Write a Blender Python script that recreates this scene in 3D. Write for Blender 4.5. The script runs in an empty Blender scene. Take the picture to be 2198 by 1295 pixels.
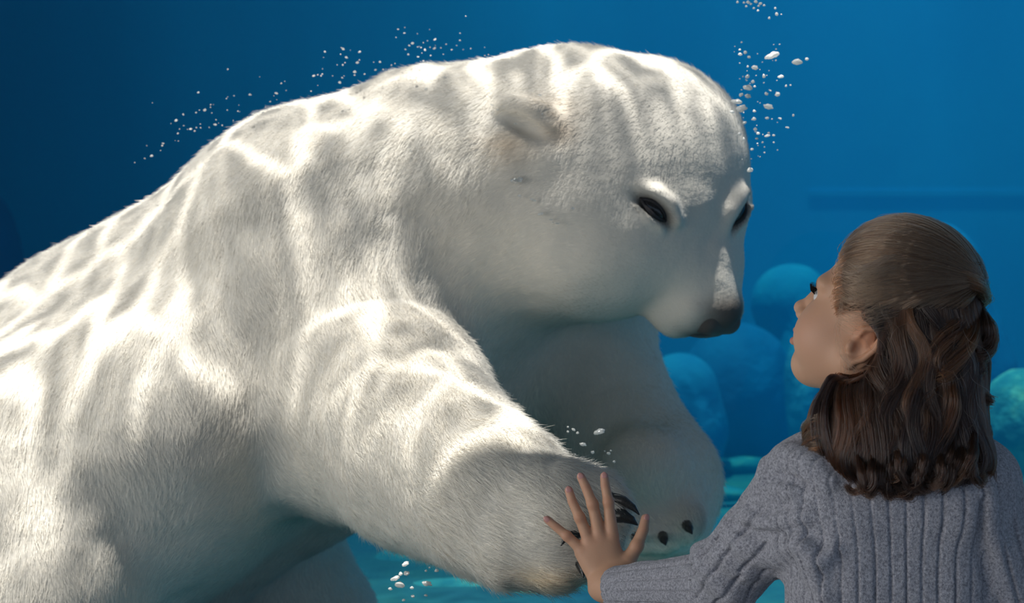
import bpy, bmesh, math, random
import numpy as np
import time
from mathutils import Vector, Matrix, noise as mnoise

random.seed(7)
RNG = np.random.default_rng(11)
SC = bpy.context.scene
COL = SC.collection

# ------------------------------------------------------------------ camera, world, sun, lights, exposure
FPX, IW, IH = 4800.0, 2198.0, 1295.0
CAM_Y, CAM_Z = -3.2, 1.14
cam_d = bpy.data.cameras.new('camera')
cam_d.sensor_width = 36.0
cam_d.lens = FPX / IW * 36.0
cam_d.clip_start = 0.05
cam_d.dof.use_dof = True
cam_d.dof.focus_distance = 3.1
cam_d.dof.aperture_fstop = 8.5
cam = bpy.data.objects.new('camera', cam_d)
COL.objects.link(cam)
cam.location = (0, CAM_Y, CAM_Z)
cam.rotation_euler = (math.pi / 2, 0, 0)
SC.camera = cam

world = bpy.data.worlds.new('sky')
SC.world = world
world.use_nodes = True
bg = world.node_tree.nodes['Background']
bg.inputs[0].default_value = (0.55, 0.73, 1.0, 1)
bg.inputs[1].default_value = 0.45

sun_d = bpy.data.lights.new('sun_offscreen', 'SUN')
sun_d.energy = 9.5
sun_d.angle = math.radians(1.1)
sun_d.color = (1.0, 0.97, 0.92)
sun = bpy.data.objects.new('sun_offscreen', sun_d)
COL.objects.link(sun)
SUN_FROM = Vector((-0.10, -0.06, 1.0)).normalized()
sun.rotation_euler = SUN_FROM.to_track_quat('Z', 'Y').to_euler()

# daylight through the open left side of the visitor gallery, as large and as far as that opening
key_d = bpy.data.lights.new('gallery_opening_left_offscreen', 'AREA')
key_d.shape = 'RECTANGLE'
key_d.size, key_d.size_y = 2.3, 4.6
key_d.energy = 95.0
key_d.color = (1.0, 0.94, 0.87)
key = bpy.data.objects.new('gallery_opening_left_offscreen', key_d)
COL.objects.link(key)
key.location = (-4.0, -2.6, 1.25)
key.rotation_euler = (0, -math.pi / 2, 0)

SC.view_settings.view_transform = 'Standard'
SC.view_settings.look = 'None'
SC.view_settings.exposure = 0.12
SC.view_settings.gamma = 1.0
SC.view_settings.use_curve_mapping = False
SC.cycles.use_denoising = True
SC.cycles.transparent_max_bounces = 16
SC.cycles.max_bounces = 5
SC.cycles.diffuse_bounces = 2
SC.cycles.caustics_reflective = False
SC.cycles.caustics_refractive = False
SC.cycles.sample_clamp_indirect = 6.0


def W(px, py, y):
    """point of the place seen at picture position (px, py) at depth y behind the glass"""
    s = (y - CAM_Y) / FPX
    return np.array([(px - IW / 2) * s, y, CAM_Z - (py - IH / 2) * s])


def S(y):
    return FPX / (y - CAM_Y)


# ------------------------------------------------------------------ materials
class NT:
    def __init__(self, name):
        self.m = bpy.data.materials.new(name)
        self.m.use_nodes = True
        self.t = self.m.node_tree
        self.t.nodes.clear()
        self.out = self.t.nodes.new('ShaderNodeOutputMaterial')

    def n(self, typ, **kw):
        nd = self.t.nodes.new(typ)
        for k, v in kw.items():
            if k.startswith('i_'):
                key = k[2:]
                key = int(key) if key.isdigit() else key.replace('_', ' ')
                self.put(nd.inputs[key], v)
            else:
                setattr(nd, k, v)
        return nd

    def put(self, sock, v):
        if isinstance(v, bpy.types.NodeSocket):
            self.t.links.new(v, sock)
        elif isinstance(v, bpy.types.Node):
            self.t.links.new(v.outputs[0], sock)
        else:
            if sock.type == 'RGBA' and len(v) == 3:
                v = (*v, 1)
            sock.default_value = v

    def math(self, op, a, b=0.0, clamp=False):
        nd = self.n('ShaderNodeMath', operation=op, use_clamp=clamp)
        self.put(nd.inputs[0], a)
        self.put(nd.inputs[1], b)
        return nd.outputs[0]

    def mix(self, f, a, b, mode='MIX'):
        nd = self.n('ShaderNodeMix', data_type='RGBA', blend_type=mode)
        self.put(nd.inputs[0], f)
        self.put(nd.inputs[6], a)
        self.put(nd.inputs[7], b)
        return nd.outputs[2]

    def ramp(self, f, stops):
        nd = self.n('ShaderNodeValToRGB')
        self.put(nd.inputs[0], f)
        el = nd.color_ramp.elements
        while len(el) < len(stops):
            el.new(0.5)
        for e, (p, c) in zip(el, stops):
            e.position = p
            e.color = (*c, 1) if len(c) == 3 else c
        return nd.outputs[0]

    def noise(self, scale, detail=3.0, rough=0.5, vec=None, dist=0.0):
        nd = self.n('ShaderNodeTexNoise')
        nd.inputs['Scale'].default_value = scale
        nd.inputs['Detail'].default_value = detail
        nd.inputs['Roughness'].default_value = rough
        nd.inputs['Distortion'].default_value = dist
        if vec is not None:
            self.put(nd.inputs['Vector'], vec)
        return nd

    def coord(self, out='Object'):
        return self.n('ShaderNodeTexCoord').outputs[out]

    def pos(self):
        return self.n('ShaderNodeNewGeometry').outputs['Position']

    def mapping(self, vec, scale=(1, 1, 1), rot=(0, 0, 0), loc=(0, 0, 0)):
        nd = self.n('ShaderNodeMapping')
        self.put(nd.inputs['Vector'], vec)
        nd.inputs['Scale'].default_value = scale
        nd.inputs['Rotation'].default_value = rot
        nd.inputs['Location'].default_value = loc
        return nd.outputs[0]

    def bump(self, h, strength=0.3, dist=0.01, normal=None):
        nd = self.n('ShaderNodeBump')
        nd.inputs['Strength'].default_value = strength
        nd.inputs['Distance'].default_value = dist
        self.put(nd.inputs['Height'], h)
        if normal is not None:
            self.put(nd.inputs['Normal'], normal)
        return nd.outputs[0]

    def principled(self, **kw):
        nd = self.n('ShaderNodeBsdfPrincipled')
        for k, v in kw.items():
            self.put(nd.inputs[k.replace('_', ' ')], v)
        self.t.links.new(nd.outputs[0], self.out.inputs['Surface'])
        return nd


def mat_simple(name, col, rough=0.6, spec=0.3, **kw):
    t = NT(name)
    t.principled(Base_Color=col, Roughness=rough, Specular_IOR_Level=spec, **kw)
    return t.m


# ------------------------------------------------------------------ object helpers
def tag(o, label=None, cat=None, group=None, kind=None):
    if label:
        o['label'] = label
    if cat:
        o['category'] = cat
    if group:
        o['group'] = group
    if kind:
        o['kind'] = kind
    return o


def empty(name, loc=(0, 0, 0)):
    o = bpy.data.objects.new(name, None)
    o.empty_display_size = 0.05
    o.location = loc
    COL.objects.link(o)
    return o


def link(name, me, mat=None, parent=None):
    o = bpy.data.objects.new(name, me)
    COL.objects.link(o)
    if mat is not None and len(me.materials) == 0:
        me.materials.append(mat)
    if parent is not None:
        o.parent = parent
        if parent.type == 'EMPTY' or True:
            o.matrix_parent_inverse = parent_world(parent).inverted()
    return o


def parent_world(o):
    m = Matrix.LocRotScale(o.location, o.rotation_euler, o.scale)
    if o.parent is not None:
        m = parent_world(o.parent) @ o.matrix_parent_inverse @ m
    return m


def mesh_np(name, V, F, smooth=True):
    """mesh from arrays: V (n,3), F (m,3|4)"""
    me = bpy.data.meshes.new(name)
    V = np.asarray(V, np.float32)
    F = np.asarray(F, np.int32)
    k = F.shape[1]
    me.vertices.add(len(V))
    me.vertices.foreach_set('co', V.ravel())
    me.loops.add(F.size)
    me.loops.foreach_set('vertex_index', F.ravel())
    me.polygons.add(len(F))
    me.polygons.foreach_set('loop_start', np.arange(0, F.size, k, dtype=np.int32))
    me.polygons.foreach_set('use_smooth', np.full(len(F), smooth))
    me.update(calc_edges=True)
    me.validate()
    return me


def set_attr(me, name, arr, typ='FLOAT'):
    at = me.attributes.new(name, typ, 'POINT')
    arr = np.asarray(arr, np.float32)
    if typ == 'FLOAT':
        at.data.foreach_set('value', arr.ravel())
    elif typ == 'FLOAT_VECTOR':
        at.data.foreach_set('vector', arr.ravel())
    elif typ == 'FLOAT_COLOR':
        at.data.foreach_set('color', np.concatenate([arr, np.ones((len(arr), 1), np.float32)], 1).ravel())


def box_mesh(name, lo, hi):
    lo, hi = np.array(lo, float), np.array(hi, float)
    V = [[(lo, hi)[i][0], (lo, hi)[j][1], (lo, hi)[k][2]] for i in (0, 1) for j in (0, 1) for k in (0, 1)]
    F = [(0, 1, 3, 2), (4, 6, 7, 5), (0, 4, 5, 1), (2, 3, 7, 6), (0, 2, 6, 4), (1, 5, 7, 3)]
    return mesh_np(name, V, F, smooth=False)


# ------------------------------------------------------------------ implicit sculpting: smooth unions of tapered limbs
def unit(v):
    v = np.asarray(v, float)
    return v / (np.linalg.norm(v) + 1e-12)


def sd_cone(a, b, ra, rb):
    a, b = np.asarray(a, np.float32), np.asarray(b, np.float32)
    ba = b - a
    L2 = float(ba @ ba) + 1e-12

    def f(P):
        pa = P - a
        t = np.clip(pa @ ba / L2, 0, 1)
        q = pa - t[:, None] * ba
        return np.sqrt(np.einsum('ij,ij->i', q, q)) - (ra + (rb - ra) * t)
    R = max(ra, rb)
    return f, np.minimum(a - R, b - R), np.maximum(a + R, b + R)


def sd_ell(c, r, axes=None):
    c = np.asarray(c, np.float32)
    r = np.asarray(r, np.float32)
    A = np.eye(3, dtype=np.float32) if axes is None else np.asarray(axes, np.float32)

    def f(P):
        q = (P - c) @ A.T
        k0 = np.sqrt(((q / r) ** 2).sum(1))
        k1 = np.sqrt(((q / (r * r)) ** 2).sum(1)) + 1e-9
        return k0 * (k0 - 1) / k1
    R = float(max(r))
    return f, c - R, c + R


def sd_box(c, half, rnd, axes=None):
    c = np.asarray(c, np.float32)
    half = np.asarray(half, np.float32) - rnd
    A = np.eye(3, dtype=np.float32) if axes is None else np.asarray(axes, np.float32)

    def f(P):
        q = np.abs((P - c) @ A.T) - half
        return np.sqrt((np.maximum(q, 0) ** 2).sum(1)) + np.minimum(q.max(1), 0) - rnd
    R = float(np.linalg.norm(half)) + rnd
    return f, c - R, c + R


def sd_chain(pts, rad):
    """one tapered limb through several joints"""
    cs = [sd_cone(pts[i], pts[i + 1], rad[i], rad[i + 1]) for i in range(len(pts) - 1)]
    kk = 0.35 * min(rad)

    def f(P):
        d = cs[0][0](P)
        for c in cs[1:]:
            v = c[0](P)
            hh = np.maximum(kk - np.abs(d - v), 0) / kk
            # subtract the doubled end sphere so that joints do not swell
            d = np.minimum(d, v) - hh * hh * kk * 0.08
        return d
    return f, np.min([c[1] for c in cs], axis=0), np.max([c[2] for c in cs], axis=0)


class Sculpt:
    def __init__(self):
        self.p = []

    def add(self, prim, k=0.02, op='u'):
        self.p.append((prim[0], prim[1], prim[2], k, op))
        return self

    def chain(self, pts, rad, k=0.02, op='u'):
        return self.add(sd_chain(pts, rad), k, op)

    def d(self, P, pad=0.06):
        P = np.asarray(P, np.float32)
        D = np.full(len(P), 10.0, np.float32)
        if not len(P):
            return D
        p0, p1 = P.min(0), P.max(0)
        for f, lo, hi, k, op in self.p:
            m = pad + k
            if (p1 < lo - m).any() or (p0 > hi + m).any():
                continue
            sel = np.nonzero(((P > lo - m) & (P < hi + m)).all(1))[0]
            if not len(sel):
                continue
            v = f(P[sel]).astype(np.float32)
            o = D[sel]
            if op == 'u':
                h = np.maximum(k - np.abs(o - v), 0) / k
                D[sel] = np.minimum(o, v) - h * h * k * 0.25
            elif op == 's':
                v = -v
                h = np.maximum(k - np.abs(o - v), 0) / k
                D[sel] = np.maximum(o, v) + h * h * k * 0.25
        return D

    def grad(self, P, e=0.002):
        G = np.zeros((len(P), 3), np.float32)
        for a in range(3):
            dv = np.zeros(3, np.float32)
            dv[a] = e
            G[:, a] = self.d(P + dv) - self.d(P - dv)
        return G / (np.linalg.norm(G, axis=1, keepdims=True) + 1e-9)

    def bounds(self):
        lo = np.min([p[1] for p in self.p if p[4] == 'u'], axis=0)
        hi = np.max([p[2] for p in self.p if p[4] == 'u'], axis=0)
        return lo, hi

    def front(self, pts, y0, y1, step=0.004):
        """depth at which the sight line through each picture position first meets the shape"""
        out = []
        ys = np.arange(y0, y1, step)
        for px, py in pts:
            P = np.array([W(px, py, y) for y in ys])
            d = self.d(P)
            i = np.nonzero(d < 0)[0]
            out.append(ys[i[0]] if len(i) else np.nan)
        return np.array(out)

    def mesh(self, h, disp=None, lo=None, hi=None):
        blo, bhi = self.bounds()
        lo = blo - 3 * h if lo is None else np.asarray(lo, np.float32)
        hi = bhi + 3 * h if hi is None else np.asarray(hi, np.float32)
        C = 4
        n = np.ceil((hi - lo) / (h * C)).astype(int) + 1
        N = n * C + 1
        vals = np.full(N, 1.0, np.float32)
        # coarse pass
        cc = np.stack(np.meshgrid(*[np.arange(k) for k in n], indexing='ij'), -1).reshape(-1, 3)
        cp = (lo + (cc + 0.5) * h * C).astype(np.float32)
        dc = self.d(cp, pad=h * C * 2)
        near = np.abs(dc) < h * C * 1.6
        inside = cc[(~near) & (dc < 0)]
        vb = vals
        off = np.stack(np.meshgrid(*[np.arange(C + 1)] * 3, indexing='ij'), -1).reshape(-1, 3)
        for ch in np.array_split(inside, max(1, len(inside) // 4000)):
            if len(ch):
                I = (ch[:, None, :] * C + off[None]).reshape(-1, 3)
                vb[I[:, 0], I[:, 1], I[:, 2]] = -1.0
        ca = cc[near]
        need = np.zeros(N, bool)
        for ch in np.array_split(ca, max(1, len(ca) // 20000)):
            if len(ch):
                I = (ch[:, None, :] * C + off[None]).reshape(-1, 3)
                need[I[:, 0], I[:, 1], I[:, 2]] = True
        # evaluate in compact spatial blocks
        B = 32
        for bx in range(0, N[0], B):
            for by in range(0, N[1], B):
                for bz in range(0, N[2], B):
                    I = np.argwhere(need[bx:bx + B, by:by + B, bz:bz + B])
                    if not len(I):
                        continue
                    I += (bx, by, bz)
                    P = (lo + I * h).astype(np.float32)
                    D = self.d(P, pad=h * C * 2)
                    if disp is not None:
                        D = D - disp(P)
                    vb[I[:, 0], I[:, 1], I[:, 2]] = D
        return surface_net(vals, lo, h)


def surface_net(v, lo, h):
    s = v < 0
    nx, ny, nz = (k - 1 for k in v.shape)
    cnt = np.zeros((nx, ny, nz), np.int8)
    for i in (0, 1):
        for j in (0, 1):
            for k in (0, 1):
                cnt += s[i:nx + i, j:ny + j, k:nz + k]
    act = np.argwhere((cnt > 0) & (cnt < 8))
    idx = np.full((nx, ny, nz), -1, np.int32)
    idx[act[:, 0], act[:, 1], act[:, 2]] = np.arange(len(act), dtype=np.int32)
    acc = np.zeros((len(act), 3), np.float32)
    num = np.zeros(len(act), np.float32)
    corners = [(i, j, k) for i in (0, 1) for j in (0, 1) for k in (0, 1)]
    cv = {c: v[act[:, 0] + c[0], act[:, 1] + c[1], act[:, 2] + c[2]] for c in corners}
    for a in corners:
        for ax in range(3):
            if a[ax] == 0:
                b = list(a)
                b[ax] = 1
                b = tuple(b)
                va, vb = cv[a], cv[b]
                m = (va < 0) != (vb < 0)
                t = np.where(m, va / (va - vb + 1e-12), 0)
                for q in range(3):
                    acc[:, q] += np.where(m, a[q] + (t if q == ax else 0), 0)
                num += m
    P = lo + (act + acc / num[:, None]) * h
    F = []
    for ax in range(3):
        sl0 = [slice(None)] * 3
        sl1 = [slice(None)] * 3
        sl0[ax] = slice(0, -1)
        sl1[ax] = slice(1, None)
        A, B = s[tuple(sl0)], s[tuple(sl1)]
        e = np.argwhere(A != B)
        u, w = [(1, 2), (2, 0), (0, 1)][ax]
        ok = (e[:, u] > 0) & (e[:, w] > 0) & (e[:, u] < (nx, ny, nz)[u]) & (e[:, w] < (nx, ny, nz)[w])
        e = e[ok]
        flip = A[e[:, 0], e[:, 1], e[:, 2]]

        def at(du, dw):
            c = e.copy()
            c[:, u] += du
            c[:, w] += dw
            return idx[c[:, 0], c[:, 1], c[:, 2]]
        q = np.stack([at(-1, -1), at(0, -1), at(0, 0), at(-1, 0)], 1)
        q[~flip] = q[~flip][:, ::-1]
        F.append(q)
    return P, np.concatenate(F)


def vnormals(V, F):
    n = np.cross(V[F[:, 2]] - V[F[:, 0]], V[F[:, 3]] - V[F[:, 1]])
    N = np.zeros_like(V)
    for k in range(4):
        np.add.at(N, F[:, k], n)
    return N / (np.linalg.norm(N, axis=1, keepdims=True) + 1e-12)


def sample_surface(V, F, N, count, weight=None):
    T = np.concatenate([F[:, [0, 1, 2]], F[:, [0, 2, 3]]])
    ar = np.linalg.norm(np.cross(V[T[:, 1]] - V[T[:, 0]], V[T[:, 2]] - V[T[:, 0]]), axis=1)
    if weight is not None:
        ar = ar * weight[T].mean(1)
    cs = np.cumsum(ar)
    t = T[np.searchsorted(cs, RNG.random(count) * cs[-1])]
    r1, r2 = np.sqrt(RNG.random(count)), RNG.random(count)
    w = np.stack([1 - r1, r1 * (1 - r2), r1 * r2], 1)[:, :, None]
    P = (V[t] * w).sum(1)
    Nn = (N[t] * w).sum(1)
    return P, Nn / (np.linalg.norm(Nn, axis=1, keepdims=True) + 1e-9), t, w


def strands(name, pts, radius, mat, parent=None, attrs=None):
    """pts (n, k, 3), radius (n, k)"""
    n, k, _ = pts.shape
    hc = bpy.data.hair_curves.new(name)
    hc.add_curves([k] * n)
    hc.attributes['position'].data.foreach_set('vector', pts.astype(np.float32).ravel())
    ra = hc.attributes.get('radius') or hc.attributes.new('radius', 'FLOAT', 'POINT')
    ra.data.foreach_set('value', radius.astype(np.float32).ravel())
    for nm, (arr, typ) in (attrs or {}).items():
        at = hc.attributes.new(nm, typ, 'CURVE')
        at.data.foreach_set('vector' if typ == 'FLOAT_VECTOR' else 'value', arr.astype(np.float32).ravel())
    hc.materials.append(mat)
    o = bpy.data.objects.new(name, hc)
    COL.objects.link(o)
    if parent is not None:
        o.parent = parent
        o.matrix_parent_inverse = parent_world(parent).inverted()
    return o


def fbm(P, scale, octaves=3, seed=0.0):
    """cheap smooth value noise on arrays (sum of rotated sines)"""
    out = np.zeros(len(P), np.float32)
    r = np.random.default_rng(int(seed * 97) + 5)
    amp = 1.0
    for o in range(octaves):
        for q in range(3):
            k = r.normal(size=3)
            k = k / np.linalg.norm(k) * scale * 2 ** o * r.uniform(0.7, 1.3)
            k2 = r.normal(size=3)
            k2 = k2 / np.linalg.norm(k2) * scale * 2 ** o * 0.7
            out += amp / 3 * np.sin(P @ k + r.uniform(0, 6.28) + 1.3 * np.sin(P @ k2 + r.uniform(0, 6.28)))
        amp *= 0.5
    return out


# ================================================================== THE SETTING
POOL_FLOOR = 0.36
POOL_BACK = 7.2
WATER_Z = 2.66


def floor_z(y):
    return POOL_FLOOR + .17 * min(max((y - 2.5) / 4.5, 0), 1)


def build_setting():
    # ---- visitor side
    t = NT('gallery_concrete')
    nz = t.noise(9, 5)
    c = t.ramp(nz.outputs[0], [(0.3, (0.20, 0.20, 0.20)), (0.7, (0.30, 0.295, 0.28))])
    t.principled(Base_Color=c, Roughness=0.8, Normal=t.bump(nz.outputs[0], 0.3, 0.01))
    conc = t.m
    tag(link('floor', box_mesh('floor', (-4, -5, -0.1), (4, -0.005, 0)), conc), kind='structure')
    tag(link('ceiling', box_mesh('ceiling', (-4, -5, 2.45), (4, -0.02, 2.6)), conc), kind='structure')
    tag(link('wall_above_glass', box_mesh('wall_above_glass', (-4, -0.02, 2.4), (4, 0.02, 2.8)), conc), kind='structure')
    tag(link('wall_below_glass', box_mesh('wall_below_glass', (-4, -0.02, -0.1), (4, 0.02, 0.22)), conc), kind='structure')
    # ---- viewing pane
    t = NT('acrylic_pane')
    tr = t.n('ShaderNodeBsdfTransparent', i_0=(0.985, 0.993, 0.99, 1))
    gl = t.n('ShaderNodeBsdfGlossy', i_0=(0.9, 0.95, 1, 1), i_Roughness=0.02)
    fr = t.n('ShaderNodeFresnel', i_IOR=1.3)
    mx = t.n('ShaderNodeMixShader')
    t.put(mx.inputs[0], t.math('MULTIPLY', fr.outputs[0], 0.12))
    t.put(mx.inputs[1], tr)
    t.put(mx.inputs[2], gl)
    t.put(t.out.inputs['Surface'], mx)
    tag(link('window_1', box_mesh('window_1', (-4, 0.0, 0.22), (4, 0.02, 2.4)), t.m),
        'large clear acrylic viewing pane between the visitor and the pool', kind='structure')
    # ---- pool shell
    t = NT('pool_paint')
    p = t.pos()
    n1 = t.noise(0.55, 3, vec=p)
    n2 = t.noise(3.0, 4, vec=t.mapping(p, (1, 1, 0.35)))
    c = t.ramp(n1.outputs[0], [(0.3, (0.05, 0.38, 0.82)), (0.7, (0.08, 0.53, 0.94))])
    c = t.mix(t.math('MULTIPLY', n2.outputs[0], 0.35), c, (0.05, 0.38, 0.74))
    t.principled(Base_Color=c, Roughness=0.75, Normal=t.bump(n2.outputs[0], 0.3, 0.03))
    paint = t.m
    tag(link('wall_back', box_mesh('wall_back', (-4.6, POOL_BACK, POOL_FLOOR - .2), (4.6, POOL_BACK + .3, 3.4)), paint), kind='structure')
    tag(link('wall_left', box_mesh('wall_left', (-4.6, 0.10, POOL_FLOOR - .2), (-4.3, POOL_BACK, 3.4)), paint), kind='structure')
    tag(link('wall_right', box_mesh('wall_right', (4.3, 0.10, POOL_FLOOR - .2), (4.6, POOL_BACK, 3.4)), paint), kind='structure')
    # louvre added out of view to shade the left background, blades thinning out rightwards
    shade_root = empty('ceiling_added_shade', (-4.6, 2.6, 2.95))
    tag(shade_root, 'added unseen louvre that shades the far left of the pool', kind='structure')
    link('shade_panel', box_mesh('shade_panel', (-4.6, 2.6, 2.95), (-2.1, POOL_BACK + .3, 2.98)), conc, shade_root)
    n = 104
    for i in range(n):
        x = -2.1 + .020 * i
        wd = .0195 * (1 - (i + 1) / (n + 2))
        link('shade_blade', box_mesh('shade_blade', (x, 2.6, 2.955), (x + wd, POOL_BACK + .3, 2.975)), conc, shade_root)
    a, b = W(1735, 408, POOL_BACK), W(2198, 402, POOL_BACK)
    tag(link('trim_1', box_mesh('trim_1', (a[0], POOL_BACK - 0.004, a[2] - 0.03), (4.3, POOL_BACK + .02, a[2])), paint), kind='structure')
    # ---- pool floor, uneven blue green stone
    t = NT('pool_stone_floor')
    p = t.pos()
    n1 = t.noise(1.6, 5, 0.6, vec=p)
    n2 = t.noise(7, 5, 0.6, vec=p)
    c = t.ramp(n1.outputs[0], [(0.30, (0.010, 0.075, 0.15)), (0.5, (0.022, 0.13, 0.17)), (0.64, (0.07, 0.21, 0.18)), (0.78, (0.18, 0.30, 0.17))])
    c = t.mix(t.math('MULTIPLY', n2.outputs[0], 0.5), c, (0.012, 0.085, 0.15))
    t.principled(Base_Color=c, Roughness=0.8, Normal=t.bump(n2.outputs[0], 0.5, 0.05))
    stone = t.m
    gx, gy = np.linspace(-4.4, 4.4, 90), np.linspace(0.05, POOL_BACK + .1, 110)
    X, Y = np.meshgrid(gx, gy, indexing='ij')
    Pn = np.stack([X.ravel(), Y.ravel(), 0 * X.ravel()], 1)
    Z = POOL_FLOOR + 0.05 * fbm(Pn, 1.9, 3, 1) * np.clip((Pn[:, 1] - 1.5) / 2, 0, 1) + .17 * np.clip((Pn[:, 1] - 2.5) / 4.5, 0, 1)
    Pn[:, 2] = Z
    I = np.arange(len(Pn)).reshape(X.shape)
    F = np.stack([I[:-1, :-1], I[1:, :-1], I[1:, 1:], I[:-1, 1:]], -1).reshape(-1, 4)
    tag(link('floor_pool', mesh_np('floor_pool', Pn, F), stone), kind='structure')
    # ---- water body: absorbs red over distance
    t = NT('pool_water')
    va = t.n('ShaderNodeVolumeAbsorption')
    va.inputs['Color'].default_value = (0.0, 0.76, 0.93, 1)
    va.inputs['Density'].default_value = 0.5
    vs = t.n('ShaderNodeVolumeScatter')
    vs.inputs['Color'].default_value = (0.01, 0.33, 1.0, 1)
    vs.inputs['Density'].default_value = 0.18
    vs.inputs['Anisotropy'].default_value = 0.3
    ads = t.n('ShaderNodeAddShader')
    t.put(ads.inputs[0], va)
    t.put(ads.inputs[1], vs)
    t.put(t.out.inputs['Volume'], ads)
    wb = link('water', box_mesh('water', (-4.29, 1.75, POOL_FLOOR - .15), (4.29, POOL_BACK - 0.11, WATER_Z - 0.01)), t.m)
    tag(wb, 'clear blue water filling the bear pool behind the glass', 'water', kind='stuff')
    # ---- rippled surface: caustic streaks painted into its transparency, which the sun shines through
    t = NT('water_surface')
    p = t.mapping(t.pos(), (1.0, 0.62, 1.0), (0, 0, math.radians(28)))
    wob = t.noise(2.2, 3, 0.55, vec=p)
    dv = t.n('ShaderNodeVectorMath', operation='SCALE')
    t.put(dv.inputs[0], wob.outputs['Color'])
    dv.inputs['Scale'].default_value = 0.55
    ad = t.n('ShaderNodeVectorMath', operation='ADD')
    t.put(ad.inputs[0], p)
    t.put(ad.inputs[1], dv.outputs[0])

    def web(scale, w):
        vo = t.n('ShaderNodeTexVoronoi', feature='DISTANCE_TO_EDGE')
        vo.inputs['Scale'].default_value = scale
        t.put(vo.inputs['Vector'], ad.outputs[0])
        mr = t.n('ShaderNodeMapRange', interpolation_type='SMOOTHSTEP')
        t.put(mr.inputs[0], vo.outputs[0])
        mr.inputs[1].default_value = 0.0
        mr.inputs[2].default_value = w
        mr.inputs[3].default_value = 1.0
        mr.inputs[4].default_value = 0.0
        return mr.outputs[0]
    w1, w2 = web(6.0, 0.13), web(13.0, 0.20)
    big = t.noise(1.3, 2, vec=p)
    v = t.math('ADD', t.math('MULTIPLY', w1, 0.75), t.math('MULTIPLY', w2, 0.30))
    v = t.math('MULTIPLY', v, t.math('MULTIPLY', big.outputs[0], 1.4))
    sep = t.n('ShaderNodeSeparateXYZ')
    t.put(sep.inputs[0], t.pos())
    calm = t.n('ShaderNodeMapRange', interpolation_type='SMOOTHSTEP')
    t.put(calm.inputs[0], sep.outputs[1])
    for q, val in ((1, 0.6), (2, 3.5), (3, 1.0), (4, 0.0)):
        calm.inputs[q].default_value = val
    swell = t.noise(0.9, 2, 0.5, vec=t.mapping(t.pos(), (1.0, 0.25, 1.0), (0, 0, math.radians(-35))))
    soft = t.ramp(swell.outputs[0], [(0.30, (0.35, 0.35, 0.35)), (0.7, (0.68, 0.68, 0.68))])  # broad soft light shafts, painted into the far water's transparency as well
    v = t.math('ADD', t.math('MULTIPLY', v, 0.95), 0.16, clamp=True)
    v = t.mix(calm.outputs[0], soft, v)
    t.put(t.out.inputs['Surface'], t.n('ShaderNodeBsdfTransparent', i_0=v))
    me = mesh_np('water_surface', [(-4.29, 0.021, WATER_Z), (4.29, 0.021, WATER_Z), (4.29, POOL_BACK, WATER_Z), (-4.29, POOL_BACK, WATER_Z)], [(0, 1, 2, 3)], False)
    tag(link('water_surface', me, t.m), 'rippled water surface over the pool with sunlight streaks painted into its transparency', 'water surface', kind='stuff')
    return stone


STONE = build_setting()


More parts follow.
